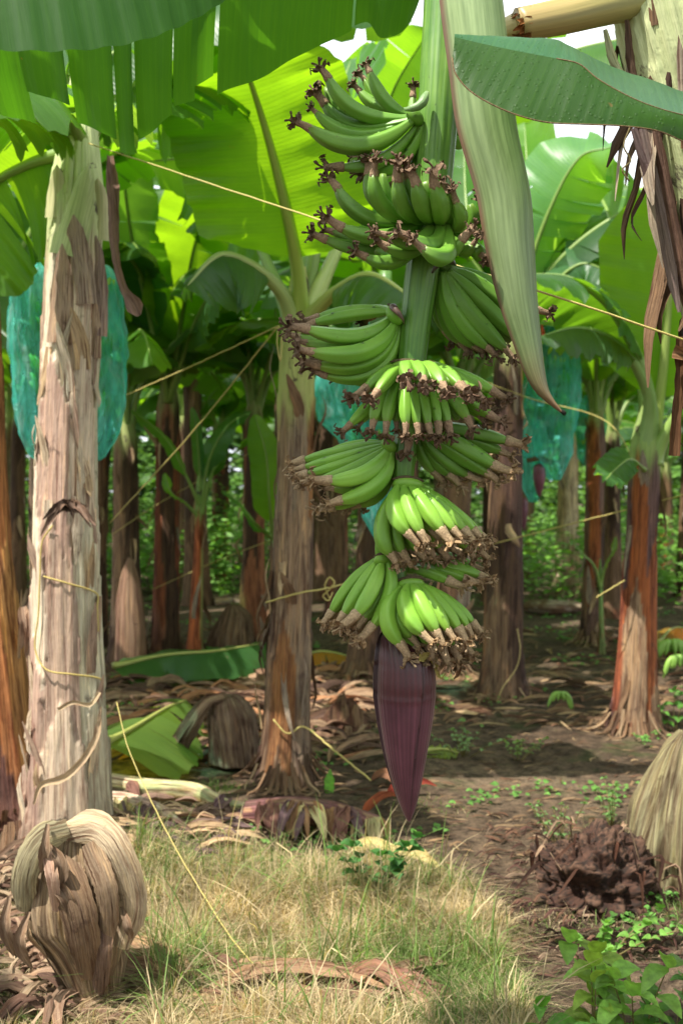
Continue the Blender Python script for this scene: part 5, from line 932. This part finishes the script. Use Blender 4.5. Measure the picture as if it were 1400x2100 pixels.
# lying pieces
def lying(pts, rad, cols, name, label, cat, ref=(0, 0, 1), seg=20, mat=None, flap=0, seed=0):
    q = spline(pts, 40); n = 40; cols = np.array(cols); cc = np.ones((n, seg, 4)); r_ = np.random.RandomState(seed)
    for i in range(n):
        for j in range(seg): v = mnoise.noise(Vector((i * .12, j * .55, seed))) + .5; cc[i, j, :3] = cols[int(min(max(v, 0), .999) * len(cols))]
    t = thing(name, (*q[0][:2], 0), label, cat); mb = MB(); rad = np.interp(np.linspace(0, 1, n), np.linspace(0, 1, len(rad)), rad)
    tube(mb, q, rad, seg, cc, shape=lambda t: 1 + .10 * np.cos(3 * t + seed) + .04 * np.cos(t * 9), ref=ref); mb.build('stem_piece', mat or BARK, t)
    if flap:
        mb = MB()
        for i in range(flap):
            k = r_.randint(0, n - 1); p0 = q[k] + np.array([0, -.6, .6]) * rad[k]; e = np.array([r_.uniform(-.6, .6), -1, 0]); L = r_.uniform(.08, .2)
            qq = spline([p0 + (0, .03, .01), p0 + e * L * .4 + (0, 0, .0), p0 + e * L * .7 - (0, 0, rad[k] * .8), p0 + e * L * .8 - (0, 0, rad[k] * 1.3)], 8); qq[:, 2] = np.maximum(qq[:, 2], .015)
            piece(qq, np.array([9, 13, 15, 15, 14, 11, 8, 2]) * .001 * r_.uniform(.8, 2.2), (0, -1, 1), r_.uniform(-.8, .8), np.array([(.40, .30, .14), (.20, .10, .08), (.16, .10, .11), (.48, .42, .22), (.30, .17, .09)][r_.randint(5)]) * r_.uniform(.8, 1.2), 5, .3, seed=i + seed, parent=t, name='torn_sheath')
    return t
def gp(px, py, h=.03): g = G(px, py); return g + np.array([0, 0, h])
lying([gp(505, 1700, .06), gp(600, 1705, .075), gp(720, 1712, .06), gp(780, 1712, .04)], [.05, .062, .055, .03], [PURP, (.20, .09, .09), (.14, .06, .06), (.32, .20, .12)], 'cut_banana_stem', 'purple brown cut banana stem lying behind the dry grass', 'cut stem', flap=26, seed=2)
lying([gp(225, 1648, .09), gp(300, 1655, .08), gp(400, 1662, .08), gp(455, 1678, .06), gp(520, 1680, .05)], [.045, .045, .04, .035, .012], [(.52, .42, .20), (.58, .50, .30), (.40, .44, .22), PALE], 'cut_banana_stem', 'pale yellow cut leaf stalk lying near the left trunk foot', 'cut stem', flap=4, seed=4)
lying([gp(190, 1690, .07), gp(260, 1695, .07), gp(330, 1712, .06), gp(380, 1730, .04)], [.06, .06, .055, .03], [(.52, .36, .27), (.60, .50, .38), (.42, .28, .24)], 'cut_banana_stem', 'pinkish cut stem piece beside the thick left trunk', 'cut stem', flap=10, seed=6)
lying([gp(440, 1242, .04), gp(500, 1240, .04), gp(560, 1238, .04)], [.05, .05, .05], [TAN, GREY], 'cut_banana_stem', 'far tan stem lying between the back row trunks', 'cut stem', seed=7)
lying([gp(1085, 1255, .06), gp(1130, 1262, .08), gp(1185, 1258, .06)], [.08, .09, .07], [BROWN, GREY], 'cut_banana_stem', 'far brown stem lying behind the orange brown trunk', 'cut stem', seed=8)
def flat_piece(pts, width, col, label, name='fallen_leaf', cat='fallen leaf', nrm=(0, 0, 1), cup=.25, mat=None, rough=.15, seed=0, nc=7, n=18, prof=None):
    q = spline(pts, n); mb = MB(); ribbon(mb, q, np.interp(np.linspace(0, 1, n), [0, .15, .6, 1], prof or [.2, .9, 1, .08]) * width, nrm, cup, col, nc, rough, seed=seed)
    o = mb.build(name, mat or DRY); tag(o, label, cat); return o
flat_piece([gp(722, 1775, .05), gp(760, 1768, .06), gp(800, 1774, .035), gp(850, 1780, .045), gp(905, 1800, .03)], .045, (.50, .42, .18), 'curled pale yellow dead leaf on the soil right of centre', nrm=(0, -.3, 1), cup=.35, seed=2)
flat_piece([gp(742, 1682, .02), gp(770, 1668, .05), gp(800, 1655, .05), gp(830, 1650, .03)], .022, (.26, .07, .03), 'rust red fallen bract left of the bud tip', 'fallen_bract', 'fallen bract', nrm=(0, -.6, .8), cup=.7, seed=3)
flat_piece([gp(790, 1640, .02), gp(835, 1632, .05), gp(870, 1628, .05), gp(895, 1626, .03)], .026, (.24, .045, .03), 'dark red fallen bract just right of the bud tip', 'fallen_bract', 'fallen bract', nrm=(0, -.6, .8), cup=.7, seed=4)
flat_piece([gp(760, 1610, .02), gp(790, 1618, .06), gp(815, 1625, .03)], .03, (.20, .10, .06), 'brown curled bract behind the bud tip', 'fallen_bract', 'fallen bract', nrm=(0, -.6, .8), cup=.6, seed=5)
# green fallen leaves
def fallen_green(pts, W, label, green, seed, up=(0, -.35, 1), tears=2, fold=.15, curl=.2, rib=(.40, .42, .12)):
    t = thing('fallen_banana_leaf', (*np.asarray(pts[0])[:2], 0), label, 'fallen leaf'); mid = spline(pts, 40); mb = MB(); leaf_surface(mb, mid, W, up=up, fold=fold, curl=curl, tears=tears, seed=seed, green=green, base_w=.5, wav=.01)
    mb.build('blade', LEAF, t); m2 = MB(); rib_tube(m2, mid, .012, .003, rib, below=(0, 0, 1)); m2.build('midrib', RIB, t)
fallen_green([gp(232, 1405, .12), gp(330, 1395, .17), gp(440, 1400, .22), gp(545, 1372, .20)], .26, 'green fallen leaf with yellow streak lying left of the middle trunk', (.055, .15, .05), 3, tears=1)
fallen_green([gp(215, 1640, .24), gp(280, 1585, .22), gp(340, 1540, .22), gp(382, 1510, .20)], .34, 'torn light green fallen leaf leaning beside the thick left trunk', (.11, .20, .055), 4, up=(0, -.8, .7), tears=4, fold=.2)
fallen_green([gp(1330, 1195, .08), gp(1370, 1193, .10), gp(1430, 1195, .08)], .2, 'bright green fallen leaf far at the right edge', (.07, .2, .05), 5)
fallen_green([gp(1350, 1345, .1), gp(1385, 1325, .16), gp(1440, 1320, .1)], .14, 'yellow brown fallen leaf at the right edge behind the stump', (.30, .20, .04), 6)
fallen_green([gp(600, 1385, .1), gp(660, 1375, .14), gp(740, 1380, .1)], .13, 'yellow dead leaf lying behind the middle trunk', (.34, .24, .05), 7)
fallen_green([gp(-60, 1620, .3), gp(-10, 1600, .3), gp(40, 1640, .2)], .3, 'dark green fallen leaf at the left edge behind the reddish trunk', (.04, .12, .05), 8, tears=1)
fallen_green([gp(860, 1552, .02), gp(905, 1550, .03), gp(940, 1552, .02)], .06, 'small light green leaf piece lying right of the bud', (.20, .30, .10), 9, tears=0)
# green hands lying on the ground
def ground_hand(px, py, s, label, seed, n=9):
    g = gp(px, py, .02); t = thing('banana_hand', (*g[:2], 0), label, 'bananas'); r_ = np.random.RandomState(seed)
    for i in range(n):
        a = math.radians(-30 + 240 / n * i + r_.uniform(-8, 8)); d = np.array([math.cos(a), -.3, math.sin(a) * .5 + .1]); q = spline([g + (0, 0, .09 * s), g + (0, 0, .09 * s) + d * .07 * s + (0, 0, .03 * s), g + d * .13 * s + (0, 0, .0)], 9); q[:, 2] = np.maximum(q[:, 2], .015)
        mb = MB(); tube(mb, q, np.array([.4, .6, .85, 1, 1, .95, .85, .6, .25]) * .019 * s, 9, np.tile(np.append(np.array((.24, .42, .08)) * r_.uniform(.85, 1.15), 1), (9, 1))); mb.build('banana_finger', SKIN, t)
ground_hand(1147, 1458, .62, 'light green bananas lying alone on the soil path', 1)
ground_hand(1376, 1372, 1.25, 'green bananas heaped at the right edge behind the right trunk', 2, 14)
ground_hand(1392, 1395, 1.0, 'lower green bananas at the right edge behind the stump', 3, 12)
o = flat_piece([gp(675, 1632, .0), gp(675, 1625, .04), gp(677, 1618, .09)], .022, (.14, .36, .03), 'single small bright green leaf standing on the soil', nrm=(0, -1, 0), seed=1, mat=WEED, prof=[.4, 1, 1, .1])

# ------------------------------------------------------------------ litter (uncountable) and larger dry pieces
def litter(n, region, name, seed, size=(.05, .22), cols=((.20, .13, .075), (.28, .19, .11), (.11, .065, .04), (.15, .08, .05), (.36, .26, .15), (.13, .08, .05)), hmax=.03):
    r_ = np.random.RandomState(seed); mb = MB()
    for i in range(n):
        px = r_.uniform(region[0], region[2]); py = r_.uniform(region[1], region[3]); g = G(px, py); z = gz(g[0], g[1]); L = r_.uniform(*size); a = r_.uniform(-.5, .5) if r_.rand() < .6 else r_.uniform(0, math.pi)
        d = np.array([math.cos(a), math.sin(a), 0]); p = g + np.array([0, 0, z + .006]); h = r_.uniform(0, hmax)
        side = np.array([-d[1], d[0], 0]) * r_.uniform(-.2, .2) * L
        q = spline([p - d * L / 2, p + side + np.array([0, 0, h]), p + d * L / 2 + np.array([0, 0, h * r_.uniform(0, 1)])], 7); w_ = r_.uniform(.03, .10) * L
        ribbon(mb, q, np.array([.3, .8, 1, 1, .9, .7, .15]) * w_, (r_.uniform(-.4, .4), r_.uniform(-.8, .1), 1), r_.uniform(-.8, 1.1), np.array(cols[r_.randint(len(cols))]) * r_.uniform(.7, 1.3), 4, .35, seed=seed + i)
    o = mb.build(name, DRY); tag(o, kind='stuff'); return o
tag(litter(1300, (-50, 1290, 1450, 1500), 'leaf_litter', 1, (.06, .26)), 'brown leaf litter between the trunk feet')
tag(litter(1300, (200, 1480, 1450, 1780), 'dry_leaf_litter', 2, (.012, .085), hmax=.012), 'dry brown scraps scattered over the bare soil')
tag(litter(520, (230, 1370, 760, 1560), 'sheath_litter', 3, (.10, .45), cols=((.20, .12, .08), (.30, .20, .13), (.10, .06, .045), (.34, .17, .09)), hmax=.08), 'thick layer of old sheaths behind and around the middle trunk')
tag(litter(700, (980, 1700, 1420, 1990), 'root_litter', 4, (.015, .07), cols=((.10, .05, .04), (.16, .09, .06), (.07, .035, .03), (.28, .2, .14)), hmax=.03), 'dark rotting scraps around the corm')
tag(litter(260, (-30, 1780, 150, 2110), 'husk_litter', 15, (.05, .18), cols=((.28, .19, .13), (.17, .11, .075), (.36, .27, .18), (.12, .07, .05)), hmax=.06), 'brown husk scraps heaped left of the folded stump')
tag(litter(120, (150, 1990, 420, 2110), 'husk_strips', 16, (.08, .24), cols=((.26, .17, .11), (.17, .11, .075), (.34, .25, .16)), hmax=.04), 'brown husk strips below and right of the folded stump')
tag(litter(170, (430, 2000, 860, 2110), 'sheath_strips', 5, (.10, .30), cols=((.28, .17, .11), (.20, .11, .08), (.36, .25, .16)), hmax=.05), 'torn brown sheath strips in the grass at the bottom')
tag(litter(150, (200, 1660, 520, 1800), 'torn_leaf_litter', 6, (.08, .25), cols=((.30, .19, .12), (.20, .13, .10), (.42, .30, .18), (.15, .10, .10)), hmax=.07), 'torn brown leaf remains around the cut stems')
for i, (pts, wd, col, lab) in enumerate((([gp(180, 2010, .03), gp(260, 2035, .05), gp(340, 2060, .04), gp(420, 2095, .02)], .05, (.22, .14, .09), 'dark dry sheath lying right of the folded stump'), ([gp(250, 1960, .04), gp(330, 2000, .05), gp(420, 2040, .03)], .035, (.27, .18, .11), 'slim dry sheath lying above the dark one'), ([gp(430, 2060, .04), gp(560, 2035, .06), gp(700, 2040, .05), gp(820, 2060, .03)], .028, (.30, .19, .12), 'long brown sheath strip across the bottom of the grass'), ([gp(700, 2060, .03), gp(760, 2030, .05), gp(820, 2060, .045), gp(900, 2100, .03)], .03, (.24, .13, .09), 'curled brown sheath at the bottom centre'))):
    flat_piece(pts, wd, col, lab, 'dry_sheath_strip', 'dry sheath', nrm=(0, -.3, 1), cup=.6, seed=30 + i, rough=.35, n=30)

mb = MB(); fi = 0
for bx, by, br in ((582, 1610, .15), (1297, 1505, .14), (1027, 1425, .17), (340, 1340, .14), (517, 1320, .14), (925, 1385, .14), (1212, 1325, .12), (690, 1268, .14), (262, 1350, .15), (740, 1395, .14), (398, 1348, .08), (150, 1745, .18), (1162, 1222, .22), (30, 1750, .13)):
    g = G(bx, by)
    for i in range(46):
        r_ = np.random.RandomState(7000 + fi); fi += 1; a = r_.uniform(0, TAU); e = np.array([math.cos(a), math.sin(a), 0]); L = r_.uniform(.03, .15); h = r_.uniform(.01, .11)
        q = spline([g + e * br * .9 + (0, 0, h + .05), g + e * (br + L * .3) + (0, 0, h * .8), g + e * (br + L * .8) + (0, 0, h * .3 + .01), g + e * (br + L) + np.array([-e[1], e[0], 0]) * r_.uniform(-.08, .08) + (0, 0, .012)], 8)
        ribbon(mb, q, np.array([.9, 1, 1, .9, .8, .7, .5, .12]) * r_.uniform(.004, .014), (e[0] * .5, e[1] * .5, 1), r_.uniform(-.8, .8), np.array([(.24, .15, .09), (.12, .07, .045), (.34, .24, .15), (.16, .10, .06)][r_.randint(4)]) * r_.uniform(.7, 1.3), 4, .35, seed=fi)
tag(mb.build('foot_litter', DRY), 'fallen sheath scraps heaped round the feet of the trunks', kind='stuff')

# ------------------------------------------------------------------ grass
def grass(name, n, inside, hr, seed, label, wr=(.0011, .0022), straw=.6, lean=.6):
    r_ = np.random.RandomState(seed); X = []; 
    while len(X) < n:
        px = r_.uniform(-60, 1460); d = 2.35 + (r_.rand()) * 2.6; x = (px - CXP) / FPX * d
        k = inside(px, d, x)
        if k > 0 and r_.rand() < k: X.append((x, d, k))
    X = np.array(X); x, y, k = X.T; z = np.array([gz(a, b) for a, b in X[:, :2]]) - .01
    cl = np.array([mnoise.noise(Vector((a * 5, b * 5, 7))) for a, b in X[:, :2]]); cl2 = np.array([mnoise.noise(Vector((a * 2.2, b * 2.2, 17))) for a, b in X[:, :2]])
    H = r_.uniform(hr[0], hr[1], n) * (.75 + .9 * np.clip(cl + .3, 0, 1)) * (.5 + .5 * k); az = r_.uniform(0, TAU, n) + cl2 * 3; ln = np.abs(r_.normal(0, lean, n)) + .15
    W = r_.uniform(wr[0], wr[1], n); dirx, diry = np.cos(az), np.sin(az); sx, sy = np.cos(az + 1.57 + r_.normal(0, .5, n)), np.sin(az + 1.57 + r_.normal(0, .5, n))
    ns = 5; V = np.zeros((n, 2 * ns + 1, 3)); C = np.ones((n, 2 * ns + 1, 4))
    green = (r_.rand(n) > straw + cl2 * .9)
    g = np.where(green[:, None], np.array((.15, .235, .06)) * r_.uniform(.6, 1.3, (n, 1)), np.array((.52, .415, .255)) * r_.uniform(.45, 1.3, (n, 1)) * np.array((1, 1, 1)))
    kink = r_.rand(n) < .35
    for i in range(ns + 1):
        t = i / ns; hor = H * ln * (t ** 1.8); ver = H * (t - .35 * ln * t ** 2.4); ver = np.where(kink & (t > .5), ver - H * (t - .5) * 1.2, ver); hor = np.where(kink & (t > .5), hor + H * (t - .5) * .4, hor)
        cxv = np.stack([x + dirx * hor, y + diry * hor, z + np.maximum(ver, .004)], -1); ww = W * (1 - t) ** .6
        if i < ns:
            off = np.stack([sx * ww, sy * ww, 0 * ww], -1); V[:, 2 * i] = cxv - off; V[:, 2 * i + 1] = cxv + off; C[:, 2 * i, :3] = g; C[:, 2 * i + 1, :3] = g
        else: V[:, 2 * ns] = cxv; C[:, 2 * ns, :3] = g
    base = np.arange(n)[:, None] * (2 * ns + 1); F = []
    q = np.array([[2 * i, 2 * i + 1, 2 * i + 3, 2 * i + 2] for i in range(ns - 1)]); Q = (base[:, None, :] + q[None]).reshape(-1, 4)
    T = base + np.array([[2 * ns - 2, 2 * ns - 1, 2 * ns]])
    me = bpy.data.meshes.new(name); nv = n * (2 * ns + 1); me.vertices.add(nv); me.vertices.foreach_set('co', V.reshape(-1))
    nl = len(Q) * 4 + len(T) * 3; me.loops.add(nl); me.polygons.add(len(Q) + len(T))
    me.loops.foreach_set('vertex_index', np.r_[Q.ravel(), T.ravel()].astype(np.int32)); me.polygons.foreach_set('loop_start', np.r_[np.arange(len(Q)) * 4, len(Q) * 4 + np.arange(len(T)) * 3].astype(np.int32))
    me.update(calc_edges=True); me.validate()
    ca = me.color_attributes.new(name='tint', type='FLOAT_COLOR', domain='POINT'); ca.data.foreach_set('color', C.reshape(-1)); me.materials.append(GRASS)
    o = bpy.data.objects.new(name, me); COL.objects.link(o); tag(o, label, kind='stuff'); return o
def in_main(px, d, x):
    gy = HYP + FPX * CAM_H / d; v = 1.0
    if gy < 1795: v *= max(0, 1 - (1795 - gy) / 40)
    edge = np.interp(gy, [1780, 1850, 1920, 1980, 2100, 2300], [880, 1000, 1060, 1030, 1080, 1120]); v *= float(np.clip((edge - px) / 60 + .5, 0, 1))
    v *= float(np.clip((px - np.interp(gy, [1780, 1900, 2000, 2300, 2400], [270, 285, 300, 320, 320])) / 30 + .5, 0, 1))
    if 400 < px < 900 and 2020 < gy < 2090: v *= .35
    return max(v, 0.0)
grass('grass', 60000, in_main, (.05, .15), 1, 'tangled straw and green grass in the foreground', wr=(.0008, .0021), straw=.82, lean=1.0)
def in_sparse(px, d, x):
    gy = HYP + FPX * CAM_H / d; n_ = mnoise.noise(Vector((x * 2.5, d * 2.5, 40)))
    return max(0, n_ * 1.5 - .15) * (1 if gy > 1560 else .5) + (.10 if (px < 260 and gy > 1950) else 0)
grass('sparse_grass', 3800, in_sparse, (.03, .09), 2, 'short sparse green grass tufts on the bare soil', straw=.2)
grass('tall_grass', 1100, lambda px, d, x: in_main(px, d, x), (.16, .30), 9, 'scattered taller grass stems rising above the tangle', wr=(.0014, .0034), straw=.55, lean=.6)
def in_left(px, d, x):
    gy = HYP + FPX * CAM_H / d; return 1.0 if (px < 350 and gy > 1985) or (px < 60 and gy > 1850) else 0
grass('dry_grass', 14000, in_left, (.015, .06), 3, 'matted dry grass at the bottom left corner', straw=.85, lean=1.0)
# weeds: clusters of small leaves
def leaf_card(mb, p, d, L, W, col, seed=0, droop=.25):
    d = unit(d); q = spline([p, p + d * L * .5 + np.array([0, 0, .05 * L]), p + d * L - np.array([0, 0, droop * L])], 7); ribbon(mb, q, np.array([.15, .75, 1, .95, .75, .45, .04]) * W, (0.1, -.2, 1), .25, col, 5, .05, seed=seed)
def weed_plant(base, h, stems, seed, label, L=.07, W=.022, col=(.13, .30, .045), spread=.12, group=None):
    r_ = np.random.RandomState(seed); t = thing('leafy_weed', (*base[:2], 0), label, 'weed', group); base = np.asarray(base, float); ms, ml = MB(), MB()
    for s in range(stems):
        a = r_.uniform(0, TAU); e = np.array([math.cos(a), math.sin(a), 0]) * spread * r_.rand(); hh = h * r_.uniform(.6, 1.1); q = spline([base + e * .2, base + e * .7 + (0, 0, hh * .55), base + e * 1.3 + (0, 0, hh)], 10)
        tube(ms, q, np.linspace(.0028, .0014, 10), 6, np.tile([.22, .18, .07, 1], (10, 1)))
        for k in range(3, 10, 3 if L > .05 else 2):
            b = r_.uniform(0, TAU)
            for sgn in (0, math.pi): leaf_card(ml, q[k], np.array([math.cos(b + sgn), math.sin(b + sgn), r_.uniform(-.1, .5)]), L * r_.uniform(.6, 1.2), W * r_.uniform(.7, 1.2), np.array(col) * r_.uniform(.7, 1.3), k)
        leaf_card(ml, q[-1], np.array([r_.uniform(-.5, .5), -.5, .8]), L, W, np.array(col) * 1.1)
    ms.build('stem', WEED, t); lo = ml.build('leaves', WEED, t); return t
weed_plant(gp(1300, 2160, 0), .27, 5, 1, 'tall leafy green weed in the bottom right corner', L=.085, W=.023, spread=.13, col=(.24, .43, .08))
weed_plant(gp(1215, 2160, 0), .24, 3, 2, 'leafy weed with a yellowing leaf left of the corner weed', L=.085, W=.024, col=(.26, .38, .06), spread=.10)
weed_plant(gp(1375, 2160, 0), .22, 3, 3, 'leafy weed cut by the right edge at the bottom', L=.05, W=.015, spread=.10)
weed_plant(gp(1140, 2190, 0), .12, 4, 8, 'low broad leafed weed at the bottom edge in the grass', L=.09, W=.02, spread=.10)
weed_plant(gp(1150, 1740, 0), .16, 8, 4, 'pale fine leafed weed on the soil left of the corm', L=.022, W=.007, col=(.15, .27, .09), spread=.12)
weed_plant(gp(1255, 1700, 0), .17, 8, 5, 'fine leafed weed behind the corm', L=.022, W=.007, col=(.13, .26, .07), spread=.10)
weed_plant(gp(950, 1550, 0), .16, 10, 6, 'low pale green weed patch right of the bud', L=.03, W=.010, col=(.20, .32, .13), spread=.25)
weed_plant(gp(1060, 1560, 0), .10, 6, 7, 'tiny weed tuft on the soil path', L=.03, W=.008, col=(.18, .30, .08), spread=.14)
weed_plant(gp(1235, 1960, 0), .10, 7, 9, 'round leafed creeping weed in front of the corm', L=.032, W=.015, col=(.16, .33, .06), spread=.20)
weed_plant(gp(1380, 1500, 0), .25, 6, 10, 'green weed at the foot of the right trunk', L=.06, W=.02, col=(.12, .30, .05), spread=.15)
weed_plant(gp(780, 1850, 0), .18, 6, 11, 'dark green weed hidden in the centre of the grass', L=.05, W=.02, col=(.06, .17, .04), spread=.12)
def creeping(name, n, inside, seed, label, s=(.012, .03), col=(.11, .25, .05), hh=.04):
    r_ = np.random.RandomState(seed); mb = MB(); c = 0
    while c < n:
        px = r_.uniform(200, 1450); py = r_.uniform(1180, 2050) if inside is None else inside(r_); g = G(px, py); k = mnoise.noise(Vector((g[0] * 1.6, g[1] * 1.6, 60)))
        if k < .2: continue
        z = gz(g[0], g[1]); a = r_.uniform(0, TAU); L = r_.uniform(*s) * (1 + g[1] * .07); leaf_card(mb, g + np.array([0, 0, z + r_.uniform(.004, hh)]), np.array([math.cos(a), math.sin(a), .3]), L, L * .4, np.array(col) * r_.uniform(.6, 1.5)); c += 1
    o = mb.build(name, WEED); tag(o, label, kind='stuff')
creeping('ground_cover', 2600, lambda r_: HYP + FPX * CAM_H / r_.uniform(3.2, 16), 5, 'small creeping weeds spread over the shaded soil')

# ------------------------------------------------------------------ far sunlit thicket behind the rows
def thicket(name, n, xr, yr, zr, seed, label, col=(.12, .26, .04), s=(.12, .24)):
    r_ = np.random.RandomState(seed); V = []; F = []; C = []
    for i in range(n):
        x = r_.uniform(*xr); y = r_.uniform(*yr); top = zr[1] * (.55 + .6 * (mnoise.noise(Vector((x * .5, y * .4, seed))) + .4)); z = r_.uniform(0, max(top, .2)) ; z = min(z, top)
        z += 0; a = r_.uniform(0, TAU); L = r_.uniform(*s); d = np.array([math.cos(a), math.sin(a), r_.uniform(-.5, .5)]) * L; e = np.cross(unit(d), unit(np.array([r_.normal() * .5, r_.normal() * .5 - .3, 1]))) * L * .42; p = np.array([x, y, z + (y - yr[0]) * .10])
        b = len(V); V += [p - d * .5, p + e * .5, p + d * .5, p - e * .5]; F.append((b, b + 1, b + 2, b + 3)); c = np.array(col) * r_.uniform(.5, 1.3); C += [c] * 4
    mb = MB(); mb.add(np.array(V), F, None, np.array(C)); o = mb.build(name, WEED, smooth=False); tag(o, label, kind='stuff')
thicket('far_trees', 30000, (-22, 22), (28, 33), (0, 9.5), 6, 'dark green far wood closing the view behind the plantation', col=(.07, .16, .035), s=(.55, 1.0))
thicket('undergrowth', 22000, (-14, 14), (21, 27), (0, 2.6), 3, 'sunlit green undergrowth beyond the plantation')
thicket('low_undergrowth', 9000, (-9, 9), (14.5, 21), (0, .5), 4, 'low green plants on the ground between the far rows', s=(.06, .14))

thicket('sunny_undergrowth', 6000, (2.0, 6.0), (12.6, 16.5), (0, .8), 8, 'bright green bushes in the gap between the right hand trunks', col=(.16, .34, .05), s=(.07, .15))
thicket('leafy_undergrowth', 5000, (-4.6, -1.0), (13.4, 16), (0, 1.3), 9, 'bright green bushes showing between the left back trunks', col=(.15, .32, .05), s=(.08, .17))

# ------------------------------------------------------------------ water drops on the upper hands
m, nt_, out_ = newmat('water_drop'); principled(nt_, out_, (1, 1, 1), .02, .5, None, IOR=1.33, Transmission_Weight=1.0)
for h in HANDS[:7]:
    fs = [c for c in h.children if c.name.startswith('banana_finger')]; md = MB(); r_ = np.random.RandomState(len(fs) + int(h.name[-1:] or 0) if h.name[-1:].isdigit() else 5)
    off = origin(h)
    for _ in range(16):
        f = fs[r_.randint(len(fs))]; me = f.data; V = np.empty(len(me.vertices) * 3); me.vertices.foreach_get('co', V); V = V.reshape(-1, 24, 3); i = r_.randint(5, 19); ring = V[i] + off
        j = int(np.argmax(ring[:, 2] - .7 * ring[:, 1] + r_.uniform(-.008, .008, 24))); c = ring.mean(0); nrm = unit(ring[j] - c); R = r_.uniform(.0012, .0030); p = ring[j] + nrm * R * .25
        th = np.linspace(0, TAU, 10, endpoint=False); ph = np.linspace(.05, math.pi - .05, 8)
        md.grid(np.array([[p + R * np.array([math.sin(b) * math.cos(a), math.sin(b) * math.sin(a), math.cos(b) * .8]) for a in th] for b in ph[::-1]]), wrap=True, caps=True)
    o = md.build('water_drops', m, h); o['kind'] = 'stuff'
